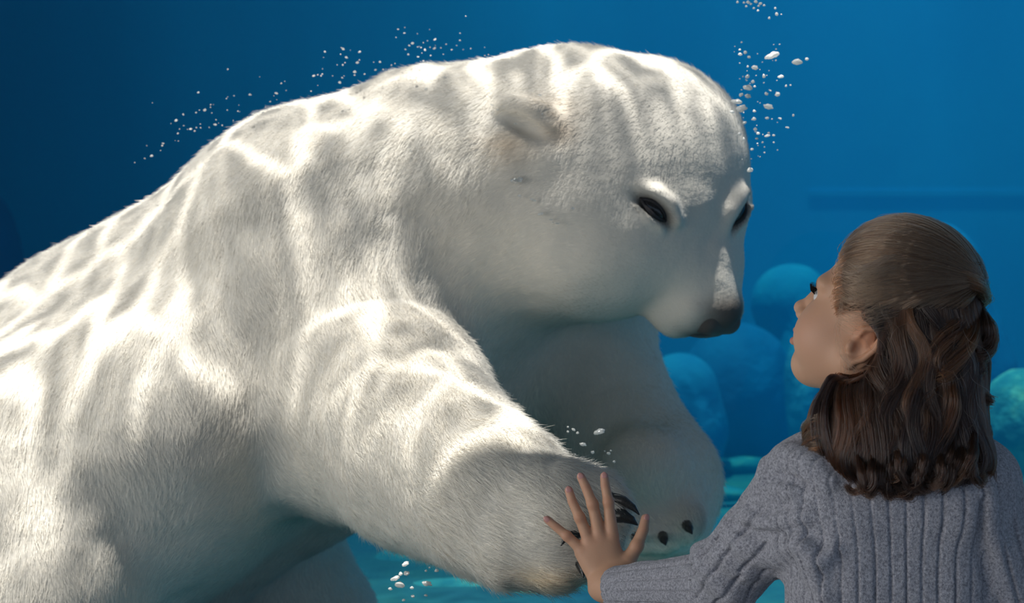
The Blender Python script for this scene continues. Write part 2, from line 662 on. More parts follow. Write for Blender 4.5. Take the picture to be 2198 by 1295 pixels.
# ================================================================== THE POLAR BEAR
def build_bear():
    W0 = globals()['W']

    def deep(y):
        u = min(max((y - .12) / .45, 0), 1)
        return y + .40 * u * u * (3 - 2 * u)

    def W(px, py, y):
        return W0(px, py, deep(y))

    class Bear(Sculpt):
        def chain(self, pts, rad, k=.02, op='u'):
            return Sculpt.chain(self, pts, [r * self.f(q) for r, q in zip(rad, pts)], k, op)

        @staticmethod
        def f(q):
            return 1 + .105 * min(max((q[1] - .13) / .8, 0), 1)
    sc = Bear()
    flow = []          # (point, direction, reach) of the lie of the coat

    def lie(pts):
        for i in range(len(pts) - 1):
            a, b = np.array(pts[i]), np.array(pts[i + 1])
            flow.append(((a + b) / 2, unit(b - a), np.linalg.norm(b - a)))

    # --- trunk
    T = [W(-260, 1480, .86), W(50, 1190, .82), W(300, 925, .78), W(680, 690, .76)]
    sc.chain(T, [.29, .33, .345, .335], .10)
    lie(T[::-1])
    # rump and hind legs (mostly below the picture)
    N1 = [W(-120, 1160, .60), W(40, 1400, .50), W(-40, 1640, .52), W(60, 1740, .50), W(180, 1755, .44)]
    sc.chain(N1, [.26, .20, .12, .10, .085], .10)
    lie(N1)
    F1 = [W(420, 1080, 1.04), W(640, 1330, 1.06), W(590, 1600, 1.08), W(650, 1715, 1.08), W(780, 1735, 1.05)]
    sc.chain(F1, [.23, .145, .11, .10, .085], .08)
    lie(F1)
    sc.add(sd_cone(W(-420, 1330, .86), W(-500, 1400, .87), .05, .03), .08)      # short tail
    # near flank and ribs, rolled towards the glass
    sc.chain([W(-60, 1180, .50), W(120, 1060, .47), W(330, 960, .46), W(540, 830, .50)], [.25, .255, .245, .22], .14)
    sc.chain([W(-60, 1110, .40), W(70, 1290, .36), W(40, 1430, .42)], [.19, .165, .16], .12)      # near thigh
    # --- flank fold of loose skin
    sc.chain([W(330, 960, .40), W(370, 1120, .46)], [.11, .075], .14)
    # --- chest, neck
    C = [W(760, 760, .78), W(960, 800, .82)]
    sc.chain(C, [.30, .21], .10)
    sc.chain([W(960, 760, .86), W(1200, 700, .86)], [.22, .15], .10)
    N = [W(760, 575, .70), W(960, 465, .62), W(1160, 395, .56)]
    sc.chain(N, [.300, .250, .218], .10)
    lie(N[::-1])
    # --- skull, cheeks
    sc.add(sd_ell(W(1300, 392, .56), (.243, .220, .243)), .07)
    sc.add(sd_ell(W(1420, 330, .60), (.154, .165, .165)), .06)
    sc.add(sd_ell(W(1285, 520, .49), (.164, .130, .120)), .08)
    # --- face frame: D down the muzzle, H out of the face, L across it
    a = math.radians(47)
    h0 = np.array([math.cos(a), -math.sin(a), 0])
    p = math.radians(82)
    D = math.cos(p) * h0 + math.sin(p) * np.array([0, 0, -1.0])
    H = math.sin(p) * h0 + math.cos(p) * np.array([0, 0, 1.0])
    L = np.cross(D, H)
    if L[0] < 0:
        L = -L
    A = np.array([L, H, D])
    O = W(1496, 455, .50)

    def loc(l, h, d):
        return O + (L * l + H * h + D * d * .92) * 1.10

    # forehead between the eyes and the brow ridges
    sc.add(sd_ell(loc(0, -.03, -.06), (.115, .092, .12), A), .06)
    sc.add(sd_cone(loc(-.105, .000, -.020), loc(-.045, .030, -.012), .022, .020), .03)
    sc.add(sd_cone(loc(.095, .000, -.022), loc(.045, .030, -.012), .026, .022), .03)
    # muzzle
    sc.add(sd_box(loc(0, -.030, .050), (.104, .068, .094), .060, A), .06)
    sc.add(sd_box(loc(0, -.018, .135), (.080, .063, .085), .048, A), .035)
    sc.add(sd_cone(loc(0, .012, .02), loc(0, .034, .185), .034, .026), .035)          # bridge of the nose
    sc.add(sd_ell(loc(-.040, -.040, .155), (.030, .040, .055), A), .03)               # whisker pads
    sc.add(sd_ell(loc(.040, -.040, .155), (.030, .040, .055), A), .03)
    sc.add(sd_ell(loc(0, -.070, .150), (.042, .030, .060), A), .03)                   # lower jaw
    sc.chain([loc(-.065, -.045, .06), loc(-.13, -.12, -.04)], [.045, .075], .05)      # cheek line
    # mouth line
    m = [loc(-.005, -.035, .222), loc(-.035, -.046, .205), loc(-.060, -.062, .150), loc(-.075, -.075, .095)]
    sc.chain(m, [.004, .004, .0035, .003], .010, 's')
    m = [loc(.005, -.035, .222), loc(.035, -.046, .205), loc(.060, -.062, .150), loc(.075, -.075, .095)]
    sc.chain(m, [.004, .004, .0035, .003], .010, 's')
    # eye sockets
    yy = sc.front([(1406, 450), (1586, 458)], .1, 1.3, .002)
    eyes = []
    for (px, py), y_, sl in (((1406, 450), yy[0], (.80, 0, -.60)), ((1586, 458), yy[1], (-.80, 0, -.60))):
        e = W0(px, py, y_)
        n_ = sc.grad(np.array([e]))[0]
        n_ = unit(n_ + np.array([0, -.15, 0]))
        t1 = unit(np.array(sl) - n_ * (np.array(sl) @ n_))
        t2 = np.cross(n_, t1)
        t2 = t2 if t2[2] > 0 else -t2
        eyes.append((e, n_, t1, t2, np.array([t1, n_, t2])))
    for e, n_, t1, t2, EX in eyes:
        sc.add(sd_ell(e + n_ * .004, (.042, .017, .0165), EX), .018, 's')
        br = [e - t1 * .040 + t2 * .014 - n_ * .004, e - t1 * .014 + t2 * .024 + n_ * .004, e + t1 * .016 + t2 * .024 + n_ * .006, e + t1 * .044 + t2 * .012 + n_ * .002]
        sc.chain(br, [.008, .0125, .013, .009], .016)                                # overhanging brow
        lw = [e - t1 * .032 - t2 * .017, e - t2 * .021 + n_ * .001, e + t1 * .032 - t2 * .017]
        sc.chain(lw, [.004, .006, .005], .010)
    eyeN, eyeF = eyes[0][0], eyes[1][0]
    flow.append((loc(0, 0, .1), -D, .25))
    flow.append((loc(0, .02, .18), -D, .2))
    flow.append((loc(-.12, -.1, 0), unit(-L - H * .6 - D * .3), .2))
    flow.append((W(1250, 300, .4), unit(W(1100, 330, .4) - W(1250, 300, .4)), .3))

    # --- far foreleg
    FL = [W(1185, 640, .86), W(1248, 800, .78), W(1310, 925, .70), W(1390, 1045, .60), W(1395, 1080, .56)]
    sc.chain(FL, [.175, .135, .122, .122, .105], .06)
    sc.add(sd_ell(W(1378, 1010, .50), (.075, .06, .070)), .07)
    lie(FL)
    # --- near foreleg
    NL = [W(690, 610, .58), W(785, 835, .46), W(925, 985, .32), W(1075, 1085, .19), W(1195, 1122, .125)]
    sc.chain(NL, [.275, .195, .150, .118, .085], .07)
    sc.add(sd_ell(W(735, 930, .42), (.125, .12, .135)), .08)                          # elbow
    lie(NL)
    # paw with five toes
    sc.add(sd_ell(W(1208, 1118, .125), (.092, .085, .090)), .03)
    sc.chain([W(1110, 1165, .14), W(1180, 1195, .12)], [.075, .050], .03)
    toes = [((1285, 1062), (1318, 1082)), ((1290, 1100), (1322, 1118)), ((1275, 1150), (1300, 1172)),
            ((1235, 1175), (1250, 1200)), ((1175, 1190), (1182, 1222))]
    for (t0, t1) in toes:
        sc.chain([W(*t0, .100), W(*t1, .078)], [.038, .026], .018)
    # far paw toes
    for t0, t1 in (((1440, 1085), (1470, 1120)), ((1400, 1105), (1420, 1145)), ((1350, 1110), (1365, 1147))):
        sc.chain([W(*t0, .52), W(*t1, .48)], [.05, .035], .03)

    # --- near ear: flattened back, dark opening below its rim
    yq = sc.front([(1150, 262), (1080, 245), (1215, 282)], .1, 1.1)
    e0, e1 = W0(1088, 236, yq[1] - .006), W0(1196, 270, yq[2] - .002)

    ea = unit(e1 - e0)
    en = unit(np.array([-.15, -1, .25]))
    en = unit(en - ea * (en @ ea))
    eu = np.cross(ea, en)
    eu = eu if eu[2] > 0 else -eu
    EA = np.array([ea, en, eu])
    ec = (e0 + e1) / 2
    sc.add(sd_ell(ec + eu * .008, (.064, .024, .030), EA), .022)
    ya = sc.front([(1092, 252), (1120, 264), (1150, 280)], .1, 1.2, .002)
    s0, slit, s1 = W0(1092, 252, ya[0]), W0(1120, 264, ya[1]), W0(1150, 280, ya[2])
    ea = unit(s1 - s0)
    en = unit(en - ea * (en @ ea))
    eu = np.cross(ea, en)
    EA = np.array([ea, en, eu if eu[2] > 0 else -eu])
    sc.add(sd_ell(slit, (.048, .024, .013), EA), .010, 's')
    sc.add(sd_ell(ec - eu * .018 + ea * .052 + en * .018, (.030, .012, .012), EA), .02, 's')
    # far ear
    sc.add(sd_ell(W(1545, 262, .76), (.035, .03, .04)), .03)

    # loose folds of the coat on body, elbow and forehead
    def relief(P):
        r = .0075 * fbm(P, 9, 2, 3) + .003 * fbm(P, 34, 2, 4)
        hd = np.linalg.norm(P - O, axis=1)
        mz = np.exp(-(np.linalg.norm(P - loc(0, 0, .11), axis=1) / .10) ** 2)
        return r * np.clip((hd - .08) / .2, .22, 1) + mz * (.0016 * fbm(P, 110, 2, 12) + .002 * fbm(P, 48, 1, 13))

    lo, hi = sc.bounds()
    Vb, Fb = sc.mesh(.0068, relief)
    Vb[:, 1] = np.maximum(Vb[:, 1], .0212)
    Nb = vnormals(Vb, Fb)
    fpts = np.array([f[0] for f in flow])
    fdir = np.array([f[1] for f in flow])
    frch = np.array([f[2] for f in flow])

    def coat_dir(P, Nn):
        w = np.zeros((len(P), len(flow)), np.float32)
        for i in range(len(flow)):
            w[:, i] = np.exp(-((P - fpts[i]) ** 2).sum(1) / (2 * (frch[i] * .6 + .05) ** 2)) + 1e-7
        d = (w[:, :, None] * fdir[None]).sum(1) / w.sum(1, keepdims=True)
        d[:, 2] -= .25 * (1 - np.clip((.35 - np.linalg.norm(P - O, axis=1)) / .1, 0, 1))
        d -= Nn * (d * Nn).sum(1, keepdims=True)
        return d / (np.linalg.norm(d, axis=1, keepdims=True) + 1e-6)

    # --- natural colour of the coat: cream white, tan at paw edge and ear, grey brown skin on the muzzle
    def coat_tint(P):
        base = np.tile(np.array([.70, .655, .58]), (len(P), 1))
        n = fbm(P, 7, 3, 6)[:, None]
        base = base * (1 + .05 * n)

        def spot(c, r, col, s=1.0, ax=None):
            q = (P - c) / np.asarray(r)
            k = np.exp(-(q ** 2).sum(1) * 1.2)[:, None] * s
            return base * (1 - k) + np.array(col) * k
        base = spot(W(1150, 1232, .10), (.05, .08, .022), (.80, .62, .40), .7)
        base = spot(W(1200, 1245, .09), (.05, .08, .02), (.80, .62, .40), .6)
        base = spot(W(1250, 1180, .06), (.03, .05, .03), (.72, .58, .46), .5)
        base = spot(W(1205, 275, .40), (.035, .12, .03), (.50, .37, .25), .75)
        base = spot(W(1200, 220, .40), (.06, .14, .03), (.64, .52, .39), .6)
        base = spot(W(1090, 300, .40), (.04, .14, .022), (.54, .41, .28), .65)
        base = spot(W(1100, 330, .42), (.05, .2, .03), (.58, .47, .35), .45)
        q = (P - loc(0, 0, .19)) @ A.T
        k = (1 / (1 + np.exp(-(q[:, 2] + q[:, 1] * .30 + .008) * 130)) * (1 / (1 + np.exp(-(q[:, 1] + .028) * 150))) *
             np.exp(-(q[:, 0] / .06) ** 4))[:, None]
        base = base * (1 - k) + np.array([.085, .074, .068]) * k
        for e, n_, t1, t2, EX in eyes:
            q = ((P - e + t2 * .001) @ EX.T) / np.array([.044, .035, .019])
            k = np.exp(-((q ** 2).sum(1) ** 2))[:, None]
            base = base * (1 - k) + np.array([.022, .02, .022]) * k
        return np.clip(base, .02, 1)

    # --- materials
    t = NT('bear_skin_and_undercoat')
    at = t.n('ShaderNodeAttribute', attribute_name='tint')
    nz = t.noise(60, 4, .6)
    t.principled(Base_Color=at.outputs['Color'], Roughness=.75, Specular_IOR_Level=.15,
                 Normal=t.bump(nz.outputs[0], .35, .006))
    skin = t.m
    t = NT('bear_guard_hair')
    at = t.n('ShaderNodeAttribute', attribute_name='tint')
    sn = t.n('ShaderNodeAttribute', attribute_name='lay')
    geo = t.n('ShaderNodeNewGeometry')
    mixn = t.n('ShaderNodeMix', data_type='VECTOR')
    mixn.inputs[0].default_value = .15
    t.put(mixn.inputs[4], sn.outputs['Vector'])
    t.put(mixn.inputs[5], geo.outputs['Normal'])
    nn = t.n('ShaderNodeVectorMath', operation='NORMALIZE')
    t.put(nn.inputs[0], mixn.outputs[1])
    df = t.n('ShaderNodeBsdfDiffuse')
    t.put(df.inputs['Color'], at.outputs['Vector'])
    t.put(df.inputs['Normal'], nn.outputs[0])
    ng = t.n('ShaderNodeVectorMath', operation='SCALE')
    t.put(ng.inputs[0], nn.outputs[0])
    ng.inputs['Scale'].default_value = -1.0
    tl = t.n('ShaderNodeBsdfTranslucent')
    t.put(tl.inputs['Color'], t.mix(.5, at.outputs['Vector'], (0, 0, 0)))
    t.put(tl.inputs['Normal'], ng.outputs[0])
    ads = t.n('ShaderNodeAddShader')
    t.put(ads.inputs[0], df)
    t.put(ads.inputs[1], tl)
    t.put(t.out.inputs['Surface'], ads)
    furm = t.m

    root = empty('polar_bear', (float(T[1][0]), float(T[1][1]), POOL_FLOOR))
    tag(root, 'large cream white polar bear leaning its paw on the glass underwater', 'polar bear')
    me = mesh_np('body', Vb, Fb)
    set_attr(me, 'tint', coat_tint(Vb), 'FLOAT_COLOR')
    body = link('body', me, skin, root)

    # --- fur
    view = np.array([0, CAM_Y, CAM_Z]) - Vb
    view /= np.linalg.norm(view, axis=1, keepdims=True)
    facing = (Nb * view).sum(1)
    scx = (Vb[:, 0] / (Vb[:, 1] - CAM_Y)) * FPX + IW / 2
    scz = IH / 2 - (Vb[:, 2] - CAM_Z) / (Vb[:, 1] - CAM_Y) * FPX
    inside = (scx > -250) & (scx < IW + 250) & (scz > -250) & (scz < IH + 250)
    wt = np.where(facing > -.25, 1.0, .08) * np.where(inside, 1.0, .02)
    faced = np.exp(-(np.linalg.norm(Vb - loc(0, 0, .07), axis=1) / .16) ** 2)
    wt = wt * (1 + 1.6 * faced)
    n = FUR_N
    P, Nn, tri, w = sample_surface(Vb, Fb, Nb, n, wt)
    dv = coat_dir(P, Nn)
    lat = np.cross(Nn, dv)
    fd = np.linalg.norm(P - loc(0, 0, .06), axis=1)
    fbody = np.clip((fd - .12) / .35, 0, 1)
    length = .007 + .014 * fbody
    # longer fringe on the forelegs and belly
    legd = np.min([np.linalg.norm(P - q, axis=1) for q in NL[1:4]], axis=0)
    length += .014 * np.exp(-(legd / .22) ** 2)
    length *= RNG.uniform(.65, 1.25, n)
    clump = fbm(P, 120, 1, 8)[:, None] * .30 + fbm(P, 26, 1, 9)[:, None] * .30
    d1 = dv + lat * clump + RNG.normal(0, .16, (n, 3))
    d1 /= np.linalg.norm(d1, axis=1, keepdims=True)
    K = 4
    pts = np.zeros((n, K, 3))
    lift = RNG.uniform(.06, .26, n)
    for k in range(K):
        u = k / (K - 1)
        pts[:, k] = P + d1 * (length * u)[:, None] + Nn * (length * lift * (u - .45 * u * u) - .0015)[:, None]
    pts[:, :, 1] = np.maximum(pts[:, :, 1], .0225)
    rad = np.outer(RNG.uniform(.00020, .00036, n) * (.55 + .45 * fbody), np.array([1, .9, .65, .15]))
    tint = coat_tint(P) * RNG.uniform(.90, 1.12, (n, 1))
    keep = tint.max(1) > .07
    keep &= np.linalg.norm((P - slit) @ EA.T / np.array([.044, .04, .013]), axis=1) > 1
    q = (P - loc(0, 0, .19)) @ A.T
    keep &= ~((tint.max(1) < .12) & (q[:, 2] > -.02))
    pts, rad, tint, Nn = pts[keep], rad[keep], tint[keep], Nn[keep]
    fur = strands('fur', pts, rad, furm, root, {'tint': (np.clip(tint, 0, 1), 'FLOAT_VECTOR'), 'lay': (Nn, 'FLOAT_VECTOR')})
    tag(fur, kind='stuff')

    # --- eyes
    eye_m = mat_simple('bear_eye', (.008, .006, .006), .12, .6)
    lid_m = mat_simple('bear_eyelid', (.02, .018, .02), .5, .3)
    for e, n_, t1, t2, EX in eyes:
        ball = Sculpt().add(sd_ell(e - n_ * .006, (.024, .012, .012), EX), .002)
        V, F = ball.mesh(.0015)
        eo = link('eye', mesh_np('eye', V, F), eye_m, root)
        lids = Sculpt()
        cs = np.linspace(-1, 1, 9)
        for sg, hh in ((1, .0095), (-1, .011)):
            arc = [e + t1 * (.031 * c) + n_ * (.0035 - .011 * c * c) + t2 * (sg * hh * (1 - c * c)) for c in cs]
            lids.chain(arc, list(.0022 + .0022 * (1 - cs * cs)), .003)
        V, F = lids.mesh(.0014)
        link('eyelid', mesh_np('eyelid', V, F), lid_m, eo)
    # --- nose pad with nostrils
    ns = Sculpt()
    ns.add(sd_box(loc(0, .006, .196), (.050, .040, .030), .024, A), .01)
    ns.add(sd_ell(loc(0, -.022, .206), (.024, .026, .014), A), .02)
    for s_ in (-1, 1):
        ns.add(sd_ell(loc(.022 * s_, .008, .222), (.012, .008, .010), A), .006, 's')
        ns.add(sd_cone(loc(.030 * s_, .004, .220), loc(.046 * s_, -.002, .206), .004, .003), .006, 's')
    ns.add(sd_cone(loc(0, .0, .230), loc(0, -.03, .230), .002, .002), .004, 's')
    V, F = ns.mesh(.0018)
    t = NT('bear_nose_leather')
    vz = t.n('ShaderNodeTexVoronoi', i_Scale=260.0)
    t.principled(Base_Color=(.085, .074, .068), Roughness=.6, Specular_IOR_Level=.35, Normal=t.bump(vz.outputs[0], .4, .002))
    link('nose', mesh_np('nose', V, F), t.m, root)
    # --- claws
    t = NT('bear_claw_horn')
    nz = t.noise(30, 3)
    t.principled(Base_Color=t.ramp(nz.outputs[0], [(.35, (.012, .012, .013)), (.7, (.05, .048, .045))]), Roughness=.28, Specular_IOR_Level=.5)
    claw_m = t.m

    def claw(path, r):
        cs = Sculpt()
        cs.chain([np.array(q) for q in path], r, .003)
        V, F = cs.mesh(.0013)
        link('claw', mesh_np('claw', V, F), claw_m, root)
    claw([W(1312, 1068, .060), W(1338, 1076, .050), W(1358, 1089, .042), W(1372, 1105, .037)], [.009, .0075, .005, .0012])
    claw([W(1312, 1106, .056), W(1336, 1108, .045), W(1354, 1116, .038), W(1369, 1128, .034)], [.012, .010, .0065, .0012])
    claw([W(1288, 1165, .058), W(1304, 1180, .045), W(1312, 1196, .038)], [.010, .007, .0012])
    claw([W(1245, 1205, .056), W(1252, 1224, .044), W(1252, 1240, .036)], [.010, .007, .0012])
    claw([W(1240, 1148, .034), W(1226, 1149, .028), W(1214, 1156, .026), W(1204, 1172, .0245)], [.007, .006, .0042, .001])
    for t0, t1 in (((1470, 1120), (1486, 1147)), ((1420, 1145), (1429, 1171)), ((1365, 1147), (1366, 1175))):
        claw([W(*t0, .47), (W(*t0, .46) + W(*t1, .45)) / 2 + np.array([0, -.006, 0]), W(*t1, .445)], [.011, .008, .0012])
    return sc


FUR_N = 600000
BEAR = build_bear()


# ================================================================== ROCKS IN THE POOL AND AIR BUBBLES
def rock_material(name, lo, mid, hi, sc=6.0):
    t = NT(name)
    p = t.pos()
    n1 = t.noise(sc, 5, .6, vec=p)
    n2 = t.noise(sc * 5, 4, .6, vec=p)
    c = t.ramp(n1.outputs[0], [(.32, lo), (.52, mid), (.70, hi)])
    t.principled(Base_Color=c, Roughness=.85, Specular_IOR_Level=.15, Normal=t.bump(n2.outputs[0], .5, .02))
    return t.m


def build_rocks():
    deep_m = rock_material('deep_blue_rock', (.02, .14, .38), (.03, .18, .44), (.04, .22, .50))
    blue_m = rock_material('mid_blue_rock', (.03, .22, .48), (.04, .27, .53), (.05, .32, .57))
    teal_m = rock_material('algae_green_rock', (.03, .18, .27), (.09, .31, .35), (.38, .58, .44), 9)
    pale_m = rock_material('pale_blue_rock', (.08, .30, .54), (.13, .36, .57), (.18, .42, .60))
    red_m = rock_material('dull_purple_rock', (.10, .02, .10), (.13, .025, .11), (.11, .03, .14))

    def rock(name, blobs, mat, label, seed, amp=.06, cuts=(), hres=24):
        sc = Sculpt()
        size = 0
        for px, py, y, rx, ry in blobs:
            s = S(y)
            sc.add(sd_ell(W(px, py, y), (rx / s, (rx + ry) / 2 / s, ry / s)), .25 * ry / s)
            size = max(size, rx / s, ry / s)
        for pts, y, r in cuts:
            sc.chain([W(px, py, y) for px, py in pts], [r] * len(pts), .03, 's')
        V, F = sc.mesh(size / hres, lambda P: amp * size * fbm(P, 2.6 / size, 4, seed))
        o = link(name, mesh_np(name, V, F), mat)
        tag(o, label, 'rock', 'rocks on the pool floor')
        return o
    rock('boulder', [(1585, 845, 6.2, 125, 150), (1620, 900, 6.2, 90, 120)], deep_m,
         'large dark blue boulder below the bear nose, largest rock on the pool floor', 1)
    rock('boulder', [(1462, 855, 5.5, 84, 96), (1475, 930, 5.5, 90, 100)], blue_m,
         'rounded mid blue boulder with two dark grooves beside the bear foreleg', 2, .04,
         [([(1470, 778), (1500, 815), (1512, 850)], 5.33, .028), ([(1462, 820), (1482, 880), (1490, 920)], 5.32, .020), ([(1420, 820), (1415, 880)], 5.33, .018)])
    rock('boulder', [(1712, 790, 5.6, 26, 62), (1722, 880, 5.6, 36, 110)], pale_m,
         'upright pale blue stone standing under the girl chin', 3, .06)
    rock('boulder', [(1700, 660, 6.8, 90, 90), (1735, 800, 6.8, 96, 170)], blue_m,
         'tall domed blue boulder standing against the back wall of the pool', 4, .03)
    rock('boulder', [(2000, 580, 6.62, 110, 100), (2010, 760, 6.62, 130, 220), (2070, 820, 6.62, 110, 160)], deep_m,
         'high dark rock mass at the back of the pool behind the girl head', 5, .05)
    rock('boulder', [(2208, 905, 4.2, 108, 112), (2250, 1040, 4.2, 110, 130)], teal_m,
         'pale green algae covered boulder beyond the girl right shoulder', 6, .12)
    rock('boulder', [(2120, 1060, 5.6, 120, 60), (2190, 1010, 5.8, 70, 80)], deep_m,
         'low dark blue rock in front of the pale green boulder', 16, .05)
    rock('boulder', [(-40, 500, 5.2, 74, 105), (-30, 720, 5.2, 110, 230), (-20, 960, 5.2, 130, 180)], red_m,
         'tall dull purple rock standing behind the bear rump', 7, .04)
    rock('boulder', [(270, 60, 7.05, 90, 160), (240, 380, 7.05, 110, 340), (200, 700, 7.0, 150, 280)], blue_m,
         'tall slim blue rock column against the back wall beyond the bear back', 17, .03, hres=30) if False else None
    k = 0
    for px, y, rx, ry in ((890, 3.10, 95, 34), (1060, 3.25, 80, 26), (1235, 3.0, 70, 26), (360, 2.45, 125, 30), (1600, 5.6, 70, 22), (1545, 4.7, 60, 20),
                          (1690, 3.4, 60, 26), (1640, 4.2, 70, 20), (985, 2.7, 110, 26), (1140, 2.6, 80, 24), (1500, 5.2, 50, 16)):
        py = IH / 2 + (CAM_Z - floor_z(y)) * S(y) - ry * .45
        lab = ['flat turquoise stone on the pool floor under the bear forearm', 'flat green stone on the pool floor beyond the girl sleeve',
               'wide turquoise stone under the bear belly between its legs'][2 if px < 500 else (0 if px < 1300 else 1)]
        o = rock('stone', [(px, py, y, rx, ry)], teal_m, lab, 20 + k, .07, hres=16)
        k += 1


build_rocks()


def build_bubbles():
    t = NT('air_bubble_film')
    pr = t.principled(Base_Color=(.95, .95, .92), Roughness=.15, Specular_IOR_Level=.8)
    tl = t.n('ShaderNodeBsdfTranslucent', i_Color=(.95, .95, .93, 1))
    mx = t.n('ShaderNodeMixShader')
    mx.inputs[0].default_value = .45
    t.put(mx.inputs[1], pr)
    t.put(mx.inputs[2], tl)
    t.put(t.out.inputs['Surface'], mx)
    film = t.m
    t = NT('clear_bubble_film')
    tr = t.n('ShaderNodeBsdfTransparent', i_0=(.92, .95, .97, 1))
    gl = t.n('ShaderNodeBsdfGlossy', i_0=(1, 1, 1, 1), i_Roughness=.08)
    mx = t.n('ShaderNodeMixShader')
    t.put(mx.inputs[0], t.ramp(t.n('ShaderNodeLayerWeight', i_Blend=.45).outputs['Facing'], [(.15, (.12, .12, .12)), (.8, (.95, .95, .95))]))
    t.put(mx.inputs[1], tr)
    t.put(mx.inputs[2], gl)
    t.put(t.out.inputs['Surface'], mx)
    clear = t.m
    meshes = {}
    for kind, mt in (('w', film), ('c', clear)):
        for v in range(6):
            bm = bmesh.new()
            bmesh.ops.create_icosphere(bm, subdivisions=3 if v < 3 else 2, radius=1.0)
            sd = Vector((v * 3.7, v * 1.3, 5.1))
            for vt in bm.verts:
                d = vt.co.normalized()
                f = 1 + .38 * mnoise.noise(d * 1.3 + sd) + .12 * mnoise.noise(d * 3.1 + sd)
                vt.co = d * f
                if vt.co.z < 0:
                    vt.co.z *= .65 + .3 * mnoise.noise(d * 2 + sd)
            me = bpy.data.meshes.new('air_bubble')
            bm.to_mesh(me)
            bm.free()
            me.polygons.foreach_set('use_smooth', [True] * len(me.polygons))
            me.materials.append(mt)
            meshes[kind, v] = me

    def bubble(px, py, y, wpx, hpx, label, group, kind='w'):
        s = S(y)
        o = bpy.data.objects.new('air_bubble', meshes[kind, random.randrange(6) if wpx > 6 else random.randrange(3, 6)])
        COL.objects.link(o)
        o.location = W(px, py, y)
        o.scale = (wpx / 2 / s, (wpx + hpx) / 4 / s, hpx / 2 / s)
        o.rotation_euler = (random.uniform(-.3, .3), random.uniform(-.45, .45), random.uniform(0, 6.28) if abs(wpx - hpx) < 3 else random.uniform(-.3, .3))
        if kind == 'w':
            size = 'large flattened' if wpx >= 13 else 'small rounded' if wpx >= 6 else 'pinhead sized'
            label = size + ' ' + label
        tag(o, label, 'bubble', group)
    # plume in front of the forehead
    lab, grp = 'white air bubble in the plume rising in front of the bear forehead', 'bubbles rising past the bear face'
    big = [(1658, 120, 30, 15), (1712, 134, 22, 13), (1620, 146, 15, 10), (1605, 189, 19, 13), (1592, 234, 23, 18), (1581, 219, 22, 12),
           (1649, 230, 21, 13), (1605, 207, 14, 10), (1669, 203, 10, 12), (1676, 165, 12, 8), (1604, 165, 10, 9), (1640, 164, 7, 10),
           (1618, 256, 10, 9), (1646, 254, 9, 6), (1598, 264, 9, 8), (1619, 239, 8, 7), (1587, 288, 9, 8), (1621, 278, 8, 8), (1627, 287, 8, 7),
           (1647, 292, 13, 6), (1624, 298, 7, 5), (1614, 321, 8, 6), (1610, 366, 14, 11), (1589, 117, 9, 7), (1600, 113, 8, 8), (1608, 123, 8, 7),
           (1588, 107, 6, 5), (1592, 91, 5, 4), (1571, 241, 10, 8), (1597, 299, 5, 9), (1667, 31, 7, 8), (1651, 39, 5, 6), (1627, 23, 6, 5),
           (1732, 127, 9, 7), (1697, 183, 5, 4), (1687, 185, 5, 6), (1675, 255, 6, 5), (1690, 274, 8, 4), (1703, 248, 5, 6), (1591, 204, 9, 8),
           (1616, 176, 7, 8), (1620, 186, 6, 5), (1645, 202, 7, 8), (1654, 195, 5, 4), (1605, 143, 5, 5), (1618, 18, 6, 5), (1606, 5, 8, 6),
           (1622, 4, 9, 7), (1632, 8, 8, 6), (1640, 12, 6, 5), (1597, 6, 6, 5), (1583, 5, 6, 6), (1602, 14, 5, 5), (1612, 9, 6, 5), (1628, 13, 6, 5),
           (1650, 286, 6, 5), (1661, 291, 7, 5), (1637, 306, 5, 5), (1661, 306, 4, 4), (1641, 328, 5, 4), (1677, 31, 4, 3), (1664, 18, 5, 5)]
    for px, py, a, c in big:
        bubble(px, py, random.uniform(.45, .62), a, c, lab, grp)
    for i in range(48):
        bubble(random.gauss(1625, 34), random.uniform(95, 345), random.uniform(.45, .7), random.uniform(2, 4.2), random.uniform(2, 3.6), lab, grp)
    # trail along the back
    lab, grp = 'white air bubble in the trail streaming above the bear back', 'bubbles trailing off the bear back'
    sil = [(100, 520), (200, 450), (300, 362), (400, 298), (500, 265), (600, 238), (700, 200), (800, 158), (900, 140), (1000, 128), (1090, 116)]
    n = 0
    while n < 138:
        px = random.choice([random.gauss(640, 90), random.gauss(930, 70), random.uniform(280, 1080), random.gauss(430, 60)])
        if not 105 < px < 1085:
            continue
        ys = np.interp(px, [q[0] for q in sil], [q[1] for q in sil])
        py = ys - 3 - abs(random.gauss(0, 44))
        if py < 25:
            continue
        a = random.choice([2.2, 2.6, 3, 3, 3.5, 4, 5, 7])
        bubble(px, py, random.uniform(.85, 1.05), a, a * random.uniform(.5, .9), lab, grp)
        n += 1
    lab, grp = 'white air bubble above the pool floor under the bear forearm', 'bubbles near the pool floor'
    for px, py, a, c in ((870, 1212, 17, 10), (873, 1232, 13, 11), (860, 1233, 8, 9), (848, 1243, 22, 10), (858, 1257, 24, 15), (838, 1265, 9, 7), (884, 1263, 9, 7),
                         (916, 1254, 22, 13), (886, 1281, 9, 8), (914, 1279, 9, 6), (867, 1289, 8, 6), (914, 1226, 5, 6), (937, 1226, 10, 9), (922, 1219, 4, 4)):
        bubble(px, py, .17, a, c, lab, grp)
    lab, grp = 'pale air bubble drifting in the shade between the bear forelegs', 'bubbles between the forelegs'
